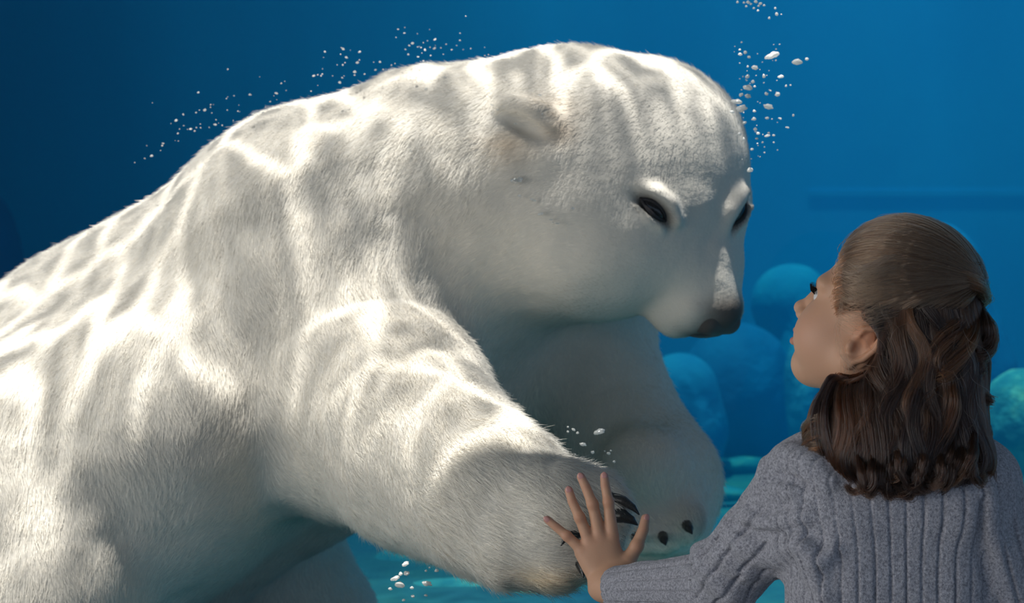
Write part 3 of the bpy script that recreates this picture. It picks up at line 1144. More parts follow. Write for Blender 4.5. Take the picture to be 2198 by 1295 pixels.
    for px, py, a, c in ((1286, 928, 26, 13), (1251, 955, 15, 9), (1240, 930, 7, 6), (1219, 917, 5, 4), (1219, 927, 7, 5), (1231, 923, 8, 6), (1272, 972, 7, 8),
                         (1306, 974, 9, 6), (1311, 968, 5, 4), (1298, 969, 4, 4), (1250, 995, 4, 4), (1318, 992, 6, 6), (1235, 976, 4, 3)):
        bubble(px, py, .30, a, c, lab, grp)
    lab, grp = 'clear air bubble clinging to the fur of the bear neck and ear', 'bubbles clinging to the fur'
    on = [(1108, 388, 30, 17), (1115, 421, 10, 7), (1145, 430, 14, 7), (1160, 460, 14, 9), (1182, 472, 9, 5), (1196, 480, 9, 5), (1187, 478, 5, 4), (1229, 448, 9, 8),
          (1158, 205, 10, 5), (1056, 226, 10, 4), (1069, 236, 7, 5), (955, 168, 11, 6), (1107, 266, 7, 7), (915, 191, 7, 5), (882, 325, 8, 6), (1164, 245, 5, 4)]
    yf = BEAR.front([(q[0], q[1]) for q in on], .1, 1.2)
    for (px, py, a, c), y in zip(on, yf):
        bubble(px, py, float(y) - .012, a, c, lab, grp, 'c')


build_bubbles()


# ================================================================== THE GIRL
def catmull(pts, n):
    P = np.asarray(pts, float)
    P = np.vstack([2 * P[0] - P[1], P, 2 * P[-1] - P[-2]])
    seg = len(P) - 3
    out = []
    for t in np.linspace(0, seg - 1e-6, n):
        i = int(t)
        u = t - i
        a, b, c, d = P[i:i + 4]
        out.append(.5 * (2 * b + (c - a) * u + (2 * a - 5 * b + 4 * c - d) * u * u + (3 * b - 3 * c + d - a) * u ** 3))
    return np.array(out)


def build_girl():
    GY = -.34
    root = empty('person', (float(W(1915, 900, GY)[0]), GY, 0))
    tag(root, 'young girl with long brown hair in a grey ribbed jumper, hand on the glass', 'person')

    # ---------------- head frame
    b, th = math.radians(30), math.radians(24)
    F0 = np.array([-math.cos(b), math.sin(b), 0])
    l = np.array([-math.sin(b), -math.cos(b), 0])            # her left, towards the camera
    z = np.array([0, 0, 1.0])
    u = math.cos(th) * F0 + math.sin(th) * z
    w = -math.sin(th) * F0 + math.cos(th) * z
    O = W(1890, 694, GY)
    AX = np.array([u, l, w])

    def h(a, c, d):
        return O + u * a + l * c + w * d

    # ---------------- joints
    shL, elL, wrL = W(1728, 1045, -.33), W(1545, 1256, -.20), W(1322, 1262, -.050)
    shR, elR, wrR = W(2098, 1045, -.37), W(2186, 1345, -.37), W(2170, 1600, -.30)
    neck0, neck1 = h(-.028, 0, -.055), W(1905, 945, -.345)

    body = Sculpt()
    # cranium, face
    body.add(sd_ell(h(-.010, 0, .035), (.093, .075, .090), AX), .01)
    body.add(sd_ell(h(.034, 0, -.022), (.060, .060, .084), AX), .02)
    for s in (-1, 1):
        body.add(sd_cone(h(.000, .048 * s, -.052), h(.060, .010 * s, -.090), .026, .021), .02)
        body.add(sd_ell(h(.052, .036 * s, -.042), (.036, .031, .037), AX), .025)
        body.add(sd_ell(h(.072, .030 * s, .022), (.016, .026, .012), AX), .015)          # brow
    body.add(sd_ell(h(.070, 0, -.088), (.018, .020, .017), AX), .015)                      # chin
    body.add(sd_ell(h(.073, 0, -.056), (.020, .026, .022), AX), .012)                      # mouth mound
    body.add(sd_cone(h(.086, 0, .016), h(.103, 0, -.024), .009, .0085), .012)              # nose
    body.add(sd_ell(h(.1065, 0, -.026), (.0105, .0115, .010), AX), .006)
    for s in (-1, 1):
        body.add(sd_ell(h(.097, .0115 * s, -.032), (.010, .007, .0075), AX), .006)
        body.add(sd_ell(h(.098, .006 * s, -.039), (.005, .0032, .003), AX), .003, 's')
        body.add(sd_ell(h(.094, .030 * s, .003), (.009, .016, .008), AX), .012, 's')       # eye hollow
    up = [h(0.0895, -.021, -.059), h(0.0985, -.008, -.054), h(0.1000, 0, -.0555), h(0.0985, .008, -.054), h(0.0895, .021, -.059)]
    body.chain(up, [.003, .0048, .0045, .0048, .003], .006)
    lo_ = [h(0.0895, -.019, -.063), h(0.0970, -.007, -.069), h(0.0975, 0, -.0695), h(0.0970, .007, -.069), h(0.0895, .019, -.063)]
    body.chain(lo_, [.003, .0052, .0055, .0052, .003], .006)
    body.chain([h(.092, -.020, -.0605), h(.103, 0, -.0615), h(.092, .020, -.0605)], [.0012, .0018, .0012], .002, 's')
    # ears
    for s in (1, -1):
        ex = unit(u * .93 + l * (.36 * s))
        ez = unit(w * .96 - u * .22)
        ey = np.cross(ex, ez) * 1.0
        ey = ey if ey @ l * s > 0 else -ey
        EA = np.array([ex, ey, ez])
        c = h(-.014, .0735 * s, -.024)

        def ear(a, o, d):
            return c + ex * a + ey * o + ez * d
        body.add(sd_ell(ear(0, -.001, 0), (.017, .0055, .029), EA), .004)
        rim = [ear(.010, .002, .010), ear(.010, .004, .023), ear(-.001, .006, .030), ear(-.013, .007, .022), ear(-.0155, .007, .004),
               ear(-.011, .005, -.014), ear(-.002, .004, -.024)]
        body.chain(rim, [.0035, .0042, .0045, .0048, .0045, .004, .004], .003)
        body.add(sd_ell(ear(.004, .002, -.026), (.010, .0055, .009), EA), .005)            # lobe
        body.add(sd_ell(ear(.002, .006, -.004), (.0075, .006, .011), EA), .004, 's')       # bowl
        body.chain([ear(-.006, .007, .018), ear(.002, .007, .020), ear(.005, .006, .013)], [.0032, .003, .0025], .003, 's')
        body.add(sd_ell(ear(.0125, .002, -.006), (.005, .0045, .007), EA), .004)           # tragus
    # neck, trunk, arms
    body.chain([neck0, neck1], [.047, .050], .03)
    body.chain([shL, W(1905, 985, -.35), shR], [.036, .055, .036], .03)
    body.add(sd_box(W(1915, 1260, -.345), (.115, .065, .20), .06), .03)
    body.chain([shL, elL, wrL], [.036, .030, .0225], .02)
    body.chain([shR, elR, wrR], [.036, .030, .0225], .02)

    # ---------------- left hand flat on the glass
    HY = -.0105

    def hp(px, py, dy=0.0):
        return W(px, py, HY + dy)
    fingers = {
        'little': ([(1250, 1182, -.007), (1217, 1151, -.004), (1194, 1132, -.001), (1175, 1116, .0015)], [.0090, .0068, .0062, .0056]),
        'ring': ([(1264, 1160, -.007), (1244, 1111, -.005), (1228, 1076, -.001), (1221, 1053, .0015)], [.0094, .0074, .0067, .0060]),
        'middle': ([(1288, 1152, -.008), (1272, 1083, -.006), (1257, 1045, -.001), (1247, 1024, .0015)], [.0096, .0078, .0069, .0061]),
        'index': ([(1314, 1150, -.008), (1306, 1078, -.006), (1299, 1042, -.001), (1297, 1023, .0015)], [.0096, .0076, .0067, .0060]),
        'thumb': ([(1346, 1208, -.012), (1367, 1172, -.009), (1381, 1137, -.005), (1385, 1113, -.001)], [.0120, .0092, .0078, .0062]),
    }
    palm = [[(1248, 1188), (1283, 1235)], [(1266, 1165), (1290, 1235)], [(1288, 1155), (1302, 1235)], [(1313, 1155), (1318, 1230)]]
    for (p0, p1) in palm:
        body.chain([hp(*p0, -.006), hp(*p1, -.012), hp(p1[0] + 8, p1[1] + 25, -.022)], [.0098, .0145, .019], .012)
    body.chain([hp(1310, 1255, -.028), wrL], [.0215, .0225], .012)
    body.chain([hp(1346, 1210, -.014), hp(1322, 1240, -.02)], [.0125, .018], .014)
    body.add(sd_ell(hp(1290, 1195, -.008), (.026, .011, .028)), .012)
    for nm, (pp, rr) in fingers.items():
        P = [hp(*q) for q in pp]
        body.chain(P, rr, .004)
        body.add(sd_ell(P[1] + np.array([0, -.002, 0]), (rr[1] * 1.06, rr[1], rr[1] * 1.1)), .004)
    # right hand hangs at her side
    dR = unit(wrR - elR)
    side = np.array([0, 1.0, 0])
    body.chain([wrR, wrR + dR * .05], [.022, .026], .01)
    for i, (o, ln) in enumerate(((-.021, .045), (-.007, .056), (.007, .060), (.020, .052))):
        a0 = wrR + dR * .055 + side * o
        body.chain([a0, a0 + dR * ln * .55 + np.array([-.008, 0, 0]), a0 + dR * ln + np.array([-.024, 0, 0])], [.009, .0078, .006], .004)
    a0 = wrR + dR * .02 + side * .022
    body.chain([a0, a0 + dR * .025 + side * .015, a0 + dR * .05 + side * .017], [.011, .009, .0065], .006)

    Vb, Fb = body.mesh(.0017)

    def skin_tint(P):
        base = np.tile(np.array([.64, .375, .24]), (len(P), 1))

        def spot(c, r, col, s):
            k = np.exp(-(((P - c) / np.asarray(r)) ** 2).sum(1) * 1.1)[:, None] * s
            return base * (1 - k) + np.array(col) * k
        base = base * (1 + .05 * fbm(P, 60, 2, 2)[:, None])
        base = spot(h(.06, .045, -.04), (.03, .03, .03), (.68, .34, .235), .6)
        base = spot(h(-.014, .08, -.01), (.02, .02, .03), (.62, .26, .14), .7)
        base = spot(h(.112, 0, -.03), (.012, .012, .012), (.68, .36, .26), .5)
        q = (P - O) @ AX.T
        lip = np.exp(-(((q[:, 2] + .062) / .0095) ** 4)) * np.exp(-((q[:, 1] / .022) ** 4)) * (q[:, 0] > .080)
        base = base * (1 - lip[:, None]) + np.array([.50, .17, .14]) * lip[:, None]
        brow = np.exp(-(((q[:, 2] - .026 + 2.5 * (np.abs(q[:, 1]) - .03) ** 2 * 8) / .0035) ** 2)) * (np.abs(q[:, 1]) > .012) * (np.abs(q[:, 1]) < .05) * (q[:, 0] > .05)
        base = base * (1 - .8 * brow[:, None]) + np.array([.05, .03, .02]) * .8 * brow[:, None]
        for nm, (pp, rr) in fingers.items():
            base = spot(hp(*pp[1]) + np.array([0, -.005, 0]), (.008, .01, .008), (.60, .27, .17), .55)
            base = spot(hp(*pp[2]) + np.array([0, -.005, 0]), (.007, .01, .006), (.60, .28, .18), .45)
            base = spot(hp(*pp[3]), (.008, .01, .009), (.66, .30, .23), .6)
            base = spot(hp(*pp[0]), (.012, .015, .012), (.58, .29, .19), .4)
        return np.clip(base, .02, 1)

    t = NT('girl_skin')
    at = t.n('ShaderNodeAttribute', attribute_name='tint')
    nz = t.noise(420, 3, .6)
    t.principled(Base_Color=at.outputs['Color'], Roughness=.5, Specular_IOR_Level=.35, Subsurface_Weight=.12,
                 Subsurface_Radius=(1.0, .35, .2), Subsurface_Scale=.006, Normal=t.bump(nz.outputs[0], .10, .002))
    me = mesh_np('body', Vb, Fb)
    set_attr(me, 'tint', skin_tint(Vb), 'FLOAT_COLOR')
    link('body', me, t.m, root)

    # nails
    nail_m = mat_simple('fingernail', (.66, .33, .29), .25, .5)
    for nm, (pp, rr) in fingers.items():
        tip, dip = hp(*pp[3]), hp(*pp[2])
        d = unit(tip - dip)
        n = unit(np.array([.35 if nm == 'thumb' else 0, -1, .0]))
        n = unit(n - d * (n @ d))
        A = np.array([np.cross(d, n), n, d])
        c = tip + n * (rr[3] * .80) + d * .0005
        ns = Sculpt().add(sd_ell(c, (rr[3] * .70, .0016, .0056), A), .001)
        V, Fq = ns.mesh(.0006)
        link('fingernail', mesh_np('fingernail', V, Fq), nail_m, root)
    # eyes with lashes
    eye_m = mat_simple('eye_white', (.75, .73, .70), .2, .5)
    iris_m = mat_simple('iris', (.05, .025, .012), .15, .5)
    lash_m = mat_simple('eyelash', (.006, .005, .005), .6, .2)
    for s in (1, -1):
        ec = h(.0745, .030 * s, .003)
        V, Fq = Sculpt().add(sd_ell(ec, (.0118, .0118, .0118), AX), .001).mesh(.0012)
        eo = link('eye', mesh_np('eye', V, Fq), eye_m, root)
        V, Fq = Sculpt().add(sd_ell(ec + u * .0085 + w * .001, (.0042, .0055, .0055), AX), .001).mesh(.0009)
        link('iris', mesh_np('iris', V, Fq), iris_m, eo)
        ls = Sculpt()
        arc = [ec + l * (.0125 * q) + u * (.0125 * math.sqrt(max(0, 1 - (.8 * q) ** 2))) + w * (.0045 - .003 * q * q) for q in np.linspace(-1, 1, 9)]
        ls.chain(arc, [.0009] * 9, .002)
        for i, q in enumerate(np.linspace(-1, 1, 15)):
            p0 = ec + l * (.0125 * q) + u * (.0125 * math.sqrt(max(0, 1 - (.8 * q) ** 2))) + w * (.0045 - .003 * q * q)
            p1 = p0 + u * .0055 + l * (q * .0025) + w * .0025
            p2 = p1 + u * .003 + l * (q * .001) + w * .0055
            ls.chain([p0, p1, p2], [.0006, .0005, .0003], .0006)
        V, Fq = ls.mesh(.00045)
        link('eyelashes', mesh_np('eyelashes', V, Fq), lash_m, eo)

    # ---------------- ribbed jumper
    cx, cy = W(1915, 1100, -.345)[0], -.345
    torso, arms = Sculpt(), Sculpt()
    torso.add(sd_box(W(1918, 1330, -.345), (.137, .090, .25), .085), .03)
    torso.chain([shL + np.array([.012, 0, -.002]), W(1905, 990, -.35), shR + np.array([-.012, 0, -.002])], [.053, .070, .053], .05)
    torso.chain([W(1790, 1080, -.385), W(2040, 1080, -.40)], [.035, .035], .05)              # shoulder blades
    torso.chain([W(1880, 925, -.35), W(1925, 925, -.35)], [.055, .055], .03)                  # collar
    aL = [shL, W(1618, 1168, -.27), elL, elL * .72 + wrL * .28, elL * .3 + wrL * .7, wrL + (elL - wrL) * .045]
    rL = [.056, .052, .050, .041, .035, .0315]
    arms.chain(aL, rL, .01)
    aR = [shR, shR * .5 + elR * .5, elR, wrR + (elR - wrR) * .03]
    arms.chain(aR, [.055, .048, .045, .033], .01)
    arms_f = arms.p[0][0], arms.p[1][0]
    both = Sculpt()
    both.p = [(*p[:3], .045 if i == 0 else p[3], p[4]) for i, p in enumerate(torso.p)] + [(*arms.p[0][:3], .035, 'u'), (*arms.p[1][:3], .022, 'u')]

    def ridge(pts, r, k=.018, out=.0, op='u'):
        ys = both.front(pts, -.56, .0, .002)
        ys = np.where(np.isnan(ys), np.nanmean(ys), ys)
        P = catmull([W(px, py, yy - out) for (px, py), yy in zip(pts, ys)], len(pts) * 4)
        tt = np.linspace(0, 1, len(P))
        both.chain(list(P), list(r * (.45 + .55 * np.sin(np.pi * np.clip(tt, .05, .95)))), k, op)
    ridge([(1650, 1000), (1690, 985), (1740, 1000), (1775, 1030)], .019, .022, .001)
    ridge([(1622, 1062), (1640, 1040), (1700, 1055)], .010, .02, .002)
    ridge([(1596, 1110), (1625, 1112), (1670, 1120), (1715, 1110)], .019, .022, .001)
    ridge([(1566, 1140), (1600, 1165), (1660, 1185), (1720, 1165)], .019, .022, .001)
    ridge([(1500, 1185), (1515, 1215), (1560, 1265), (1600, 1290)], .019, .022, .001)
    ridge([(1535, 1165), (1550, 1195), (1600, 1235)], .009, .02, .002)
    ridge([(1480, 1200), (1500, 1240), (1535, 1285)], .004, .010, .0, 's')
    ridge([(1606, 1090), (1650, 1095), (1690, 1085)], .0035, .012, .0, 's')
    ridge([(1570, 1128), (1620, 1145), (1680, 1150)], .0035, .012, .0, 's')
    ridge([(1640, 1035), (1680, 1025), (1730, 1040)], .0030, .012, .0, 's')
    ridge([(1705, 1175), (1730, 1190), (1745, 1225), (1770, 1280)], .012, .02, .002)
    ridge([(1722, 1180), (1760, 1200), (1790, 1180)], .009, .02, .002)
    ridge([(2120, 1060), (2128, 1130), (2150, 1210), (2170, 1290)], .008, .018, -.003)
    ridge([(2108, 1080), (2105, 1160), (2120, 1270)], .0035, .012, .0, 's')
    # hollow inside so that neck and wrist come out of openings
    both.add(sd_cone(wrL, wrL + (wrL - elL) * .3, .0262, .025), .003, 's')
    both.add(sd_cone(wrL + (wrL - elL) * .02, wrL + (wrL - elL) * .4, .06, .06), .002, 's') if False else None

    def arm_coord(P, pts):
        best = np.full(len(P), 9.0)
        ang = np.zeros(len(P))
        for i in range(len(pts) - 1):
            a, c = pts[i], pts[i + 1]
            d = c - a
            Ln = np.linalg.norm(d)
            d = d / Ln
            tt = np.clip((P - a) @ d, 0, Ln)
            q = P - a - tt[:, None] * d
            ds = np.linalg.norm(q, axis=1)
            e1 = unit(np.array([0, -1.0, 0]) - d * (-d[1]))
            e2 = np.cross(d, e1)
            an = np.arctan2(q @ e2, q @ e1)
            m = ds < best
            best[m] = ds[m]
            ang[m] = an[m]
        return ang

    def rib(P):
        dT = torso.d(P)
        dL, dR_ = arms_f[0](P), arms_f[1](P)
        aT = np.arctan2((P[:, 0] - cx) / .137, -(P[:, 1] - cy) / .090)
        s = aT * .140 / .0198 + .15 * np.sin(P[:, 2] * 14)
        k = np.where(P[:, 0] < cx, dL, dR_)
        onarm = k < dT
        angA = np.where(P[:, 0] < cx, arm_coord(P, aL), arm_coord(P, aR))
        sA = angA / (2 * math.pi) * 13
        s = np.where(onarm, sA, s)
        f = np.abs(s - np.round(s)) * 2          # 0 at groove
        g = np.exp(-(f / np.where(onarm, .19, .14)) ** 2)
        amp = np.clip(np.abs(k - dT) / .012, .12, 1)
        # softer, felted wool across the left shoulder
        sh = np.exp(-(np.linalg.norm(P - W(1800, 1060, -.42), axis=1) / .07) ** 2)
        amp = amp * (1 - .75 * sh) * np.clip((np.linalg.norm(P - wrL, axis=1) - .030) / .02, .15, 1)
        return -.0042 * g * amp + .0009 * fbm(P, 150, 2, 5) + .0014 * fbm(P, 45, 1, 15)

    zb = W(0, 1340, -.345)[2]
    Vs, Fs = both.mesh(.0018, rib)
    t = NT('heather_wool')
    p = t.coord('Object')
    n1 = t.noise(330, 4, .7, vec=p)
    n2 = t.noise(120, 3, .6, vec=p)
    n3 = t.n('ShaderNodeTexVoronoi', i_Scale=520.0)
    c = t.ramp(n1.outputs[0], [(.36, (.20, .205, .235)), (.50, (.43, .435, .485)), (.66, (.66, .665, .72))])
    c = t.mix(t.math('MULTIPLY', n2.outputs[0], .35), c, (.29, .295, .335))
    t.principled(Base_Color=c, Roughness=.95, Specular_IOR_Level=.1, Sheen_Weight=.25, Sheen_Roughness=.5,
                 Normal=t.bump(t.math('ADD', n1.outputs[0], n3.outputs[0]), .55, .0022))
    link('jumper', mesh_np('jumper', Vs, Fs), t.m, root)

    # ---------------- trousers and shoes (below the picture)
    den = NT('denim')
    nz = den.noise(300, 3)
    den.principled(Base_Color=den.ramp(nz.outputs[0], [(.3, (.03, .05, .10)), (.7, (.06, .09, .17))]), Roughness=.9)
    tr = Sculpt()
    hip = np.array([cx, -.34, .60])
    tr.add(sd_box(hip, (.118, .078, .10), .07), .03)
    shoe_m = mat_simple('canvas_shoe', (.55, .52, .50), .8)
    for s in (-1, 1):
        tr.chain([hip + np.array([.06 * s, 0, -.03]), np.array([cx + .068 * s, -.335, .34]), np.array([cx + .070 * s, -.345, .055])], [.068, .050, .042], .03)
    V, Fq = tr.mesh(.008)
    link('trousers', mesh_np('trousers', V, Fq), den.m, root)
    for s in (-1, 1):
        sh_ = Sculpt()
        q = np.array([cx + .070 * s, -.35, .035])
        sh_.chain([q + np.array([0, -.03, 0]), q + np.array([0, .06, -.004]), q + np.array([0, .105, -.008])], [.036, .034, .027], .02)
        sh_.add(sd_box(q + np.array([0, .035, -.028]), (.036, .095, .0075), .006), .006)
        V, Fq = sh_.mesh(.005)
        V[:, 2] = np.maximum(V[:, 2], 0.0)
        link('shoe', mesh_np('shoe', V, Fq), shoe_m, root)

    return root, h, O, AX, u, l, w, body


GIRL = build_girl()


def build_hair():
    root, h, O, AX, u, l, w, body = GIRL
    hb = Sculpt()
    # cap over the skull, cut back at the face
    hb.add(sd_ell(h(-.014, 0, .042), (.101, .083, .098), AX), .01)
    hb.add(sd_ell(h(-.010, .038, .000), (.045, .040, .055), AX), .02)
    hb.add(sd_ell(h(-.010, -.038, .000), (.045, .040, .055), AX), .02)
    # hanging hair
    hb.add(sd_ell(h(-.070, 0, -.010), (.050, .078, .090), AX), .03)
    hb.add(sd_ell(W(1955, 800, -.395), (.086, .058, .085)), .03)
    hb.add(sd_ell(W(1925, 905, -.400), (.098, .060, .070)), .03)
    hb.add(sd_ell(W(1960, 985, -.425), (.092, .042, .045)), .03)
    hb.add(sd_ell(W(1805, 940, -.385), (.026, .034, .030)), .03)
    hb.add(sd_ell(W(1872, 872, -.385), (.047, .046, .058)), .03)
    hb.add(sd_ell(W(2046, 720, -.395), (.028, .038, .058)), .02)
    hb.add(sd_ell(W(2036, 830, -.405), (.026, .034, .055)), .02)
    hb.add(sd_ell(W(2034, 940, -.410), (.032, .035, .058)), .02)
    hb.add(sd_ell(h(.160, 0, -.030), (.118, .135, .126), AX), .012, 's')
    for s_ in (1, -1):
        hb.add(sd_ell(h(-.002, .088 * s_, -.030), (.044, .034, .044), AX), .008, 's')
    hb.add(sd_cone(h(.075, .05, -.13), h(.05, .07, -.085), .055, .035), .01, 's')
    V, F = hb.mesh(.0030, lambda P: .0022 * fbm(P * np.array([1, 1, .35]), 90, 2, 2) - .0055)
    t = NT('brown_hair_mass')
    n1 = t.noise(90, 4, .6, vec=t.mapping(t.coord('Object'), (1, 1, .15)))
    t.principled(Base_Color=t.ramp(n1.outputs[0], [(.3, (.006, .0035, .0025)), (.7, (.024, .012, .008))]), Roughness=.55,
                 Specular_IOR_Level=.3, Normal=t.bump(n1.outputs[0], .6, .004))
    base = link('hair', mesh_np('hair', V, F), t.m, root)
    N = vnormals(V, F)

    t = NT('brown_hair_strands')
    at = t.n('ShaderNodeAttribute', attribute_name='tint')
    ph = t.n('ShaderNodeBsdfHairPrincipled')
    try:
        ph.model = 'CHIANG'
        ph.parametrization = 'COLOR'
    except Exception:
        pass
    t.put(ph.inputs['Color'], at.outputs['Vector'])
    ph.inputs['Roughness'].default_value = .20
    ph.inputs['Radial Roughness'].default_value = .30
    t.put(t.out.inputs['Surface'], ph)
    hm = t.m

    K = h(-.103, .004, .100)                                  # where the swept back hair is tied
    DARK, MID, LITE, RED = np.array([.009, .0045, .003]), np.array([.046, .019, .0095]), np.array([.25, .145, .080]), np.array([.22, .072, .026])

    def project(P, off):
        for _ in range(2):
            d = hb.d(P)
            g = hb.grad(P)
            P = P + g * (off - d)[:, None]
        return P

    ALLP, ALLR, ALLT = [], [], []
    KP = 20

    def resample(P):
        return P

    # ---- hair swept back from the hairline into the knot
    n = 14000
    Ps, Nn, _, _ = sample_surface(V, F, N, n * 5)
    q = (Ps - O) @ AX.T
    part = .030 + (-q[:, 0]) * np.where(q[:, 0] > 0, 1.1, .42)     # above this line the hair is tied back
    sel = (q[:, 2] > part - .012) & (q[:, 0] > -.10)
    Ps = Ps[sel][:n]
    n = len(Ps)
    vK = (Ps - K) @ AX.T
    phi = np.arctan2(vK[:, 1], vK[:, 0] * .6 - vK[:, 2] * .8) * 30 + 1.5 * fbm(Ps, 25, 2, 31)
    lk = np.mod(np.floor(phi).astype(int), 997)
    rl = np.random.default_rng(3)
    lko, lkc = rl.random(997), rl.random(997)
    fr = np.abs(np.mod(phi, 1) - .5) * 2
    off = .0015 + .0065 * lko[lk] * (1 - fr ** 3) + RNG.uniform(0, .0025, n)
    stray = RNG.random(n) < .02
    off = np.where(stray, RNG.uniform(.006, .012, n), off)
    P = project(Ps, off * 0 - .001)
    path = [P]
    jit = fbm(P, 45, 2, 3) * .5
    ln = np.linalg.norm(K - P, axis=1)
    for k in range(KP - 1):
        rem = K - P
        dist = np.linalg.norm(rem, axis=1)
        d = rem / (dist[:, None] + 1e-6)
        g = hb.grad(P)
        d = d - g * (d * g).sum(1, keepdims=True) * .9
        d = d / (np.linalg.norm(d, axis=1, keepdims=True) + 1e-6)
        lat = np.cross(g, d)
        amp = np.sin(math.pi * k / KP) * .28
        d = d + lat * (jit * amp)[:, None] + RNG.normal(0, .04, (n, 3))
        step = np.minimum(dist, ln * 1.18 / KP)
        P = P + d * step[:, None]
        dd = hb.d(P)
        g = hb.grad(P)
        P = P + g * np.where(np.linalg.norm(K - P, axis=1) > .02, off * min(1, (k + 1) / 4) - dd, 0)[:, None]
        path.append(P)
    A = np.stack(path, 1)
    ALLP.append(A)
    ALLR.append(np.outer(RNG.uniform(.00020, .00036, n), np.r_[.5, np.ones(KP - 3), .9, .7]))
    mixv = np.clip(RNG.normal(.24, .24, (n, 1)) + .75 * lkc[lk][:, None] ** 1.5, 0, 1)
    ALLT.append(MID * (1 - mixv) + LITE * mixv * .8)  # sky sheen put into the colour: swept strands lighter than hanging ones

    # ---- loose hair hanging down the back, gathered in wavy locks
    n = 22000
    Ps, Nn, _, _ = sample_surface(V, F, N, n * 6)
    q = (Ps - O) @ AX.T
    part = .030 + (-q[:, 0]) * np.where(q[:, 0] > 0, 1.1, .42)
    sel = (q[:, 2] < part + .030 + .012 * fbm(Ps, 60, 2, 41)) & ~((q[:, 0] > .012) & (q[:, 2] > -.05))
    Ps = Ps[sel]
    up = np.clip((Ps[:, 2] - W(0, 960, -.4)[2]) / (W(0, 700, -.4)[2] - W(0, 960, -.4)[2]), 0, 1)
    Ps = Ps[RNG.random(len(Ps)) < .12 + .88 * up][:n]
    n = len(Ps)
    nl = 130
    cen = Ps[RNG.choice(n, nl, replace=False)]
    dd = np.stack([np.linalg.norm((Ps - c) * np.array([1, 1, .45]), axis=1) for c in cen], 1)
    lid = dd.argmin(1)
    phase, freq, wamp = RNG.uniform(0, 6.28, nl), RNG.uniform(16, 38, nl), RNG.uniform(.2, .75, nl)
    zlk = RNG.normal(0, .012, nl)
    lofs = RNG.uniform(.000, .008, nl)
    lcol = RNG.random(nl)
    off = lofs[lid] + RNG.uniform(-.001, .0035, n)
    P = project(Ps, off * 0 - .001)
    length = np.clip(Ps[:, 2] - W(0, 1045, -.42)[2], .03, .24) * RNG.uniform(.75, 1.1, n)
    step = length / KP
    path = [P]
    zend = W(0, 1052, -.42)[2]
    xc = W(1930, 0, -.4)[0]
    for k in range(KP - 1):
        g = hb.grad(P)
        ph_ = phase[lid] + P[:, 2] * freq[lid] * 1.6
        d = np.zeros((n, 3))
        d[:, 2] = -1
        d[:, 0] += wamp[lid] * np.sin(ph_) + .25 * np.clip((W(1800, 0, -.4)[0] - P[:, 0]) / .03, -0, 1) * -1
        d[:, 1] += .12 * np.cos(ph_)
        d -= g * (d * g).sum(1, keepdims=True) * .85
        # pull the lock together
        mean = np.stack([np.bincount(lid, P[:, a], nl) / np.maximum(np.bincount(lid, minlength=nl), 1) for a in range(3)], 1)
        pull = mean[lid] - P
        pull[:, 2] = 0
        d = d / (np.linalg.norm(d, axis=1, keepdims=True) + 1e-6) + pull * 3.0 + RNG.normal(0, .03, (n, 3))
        low = np.clip((zend + zlk[lid] + .012 - P[:, 2]) / .02, 0, 1)
        d[:, 2] = d[:, 2] * (1 - low) + low * .4
        d[:, 0] += low * np.where(lcol[lid] > .5, .8, -.8)
        P = P + d * step[:, None]
        dv = hb.d(P)
        P = P + g * (np.where(np.abs(dv) < .03, off * min(1, (k + 1) / 9) ** 1.5 - dv, 0) * .6)[:, None]
        path.append(P)
    ALLP.append(np.stack(path, 1))
    ALLR.append(np.outer(RNG.uniform(.00020, .00036, n), np.r_[.6, np.ones(KP - 4), .9, .7, .35]))
    mv = np.clip(lcol[lid][:, None] ** 2 * 1.1 + RNG.normal(0, .18, (n, 1)), 0, 1)
    cop = (RNG.random(nl) < .18)[lid][:, None]
    ALLT.append(DARK * (1 - mv) + np.where(cop, RED * .6, MID * 1.0) * mv)

    # ---- authored locks
    def lock(pts, r0, r1, n, c0, c1, tw=3.0, tail=.35):
        G = catmull([W(*p) for p in pts], KP)
        T = np.gradient(G, axis=0)
        T /= np.linalg.norm(T, axis=1, keepdims=True)
        ref = np.array([0, -1.0, 0])
        e1 = ref - T * (T @ ref)[:, None]
        e1 /= np.linalg.norm(e1, axis=1, keepdims=True)
        e2 = np.cross(T, e1)
        rr, an = np.sqrt(RNG.random(n)), RNG.uniform(0, 6.28, n)
        tt = np.linspace(0, 1, KP)
        rad = (r0 + (r1 - r0) * tt) * (1 - (1 - tail) * np.clip((tt - .75) / .25, 0, 1)) * np.clip(.25 + tt * 2.2, 0, 1)
        ang = an[:, None] + tw * tt[None]
        A = G[None] + (rr[:, None] * rad[None])[:, :, None] * (np.cos(ang)[:, :, None] * e1[None] * .6 + np.sin(ang)[:, :, None] * e2[None])
        A[:, :, 1] += (.012 * np.clip(1 - tt / .3, 0, 1))[None]
        A += np.cumsum(RNG.normal(0, .00045, A.shape), axis=1)
        ALLP.append(A)
        ALLR.append(np.outer(RNG.uniform(.00020, .00036, n), np.r_[.7, np.ones(KP - 4), .9, .7, .3]))
        m = np.clip(RNG.normal(.5, .3, (n, 1)), 0, 1)
        ALLT.append(c0 * (1 - m) + c1 * m)
    Y = -.44
    # tail of the knot: big loose curls
    lock([(2088, 640, -.405), (2066, 690, -.440), (2030, 728, -.452), (2008, 770, -.455), (2025, 800, -.452), (2062, 790, -.44)], .016, .008, 300, DARK, RED * .8)
    lock([(2092, 636, -.40), (2112, 690, -.42), (2122, 735, -.42), (2105, 762, -.43), (2075, 768, -.44)], .016, .008, 420, DARK, MID)
    lock([(2085, 650, -.41), (2085, 710, -.44), (2060, 760, -.45), (2028, 800, -.455), (2000, 815, -.45)], .015, .009, 360, DARK, RED)
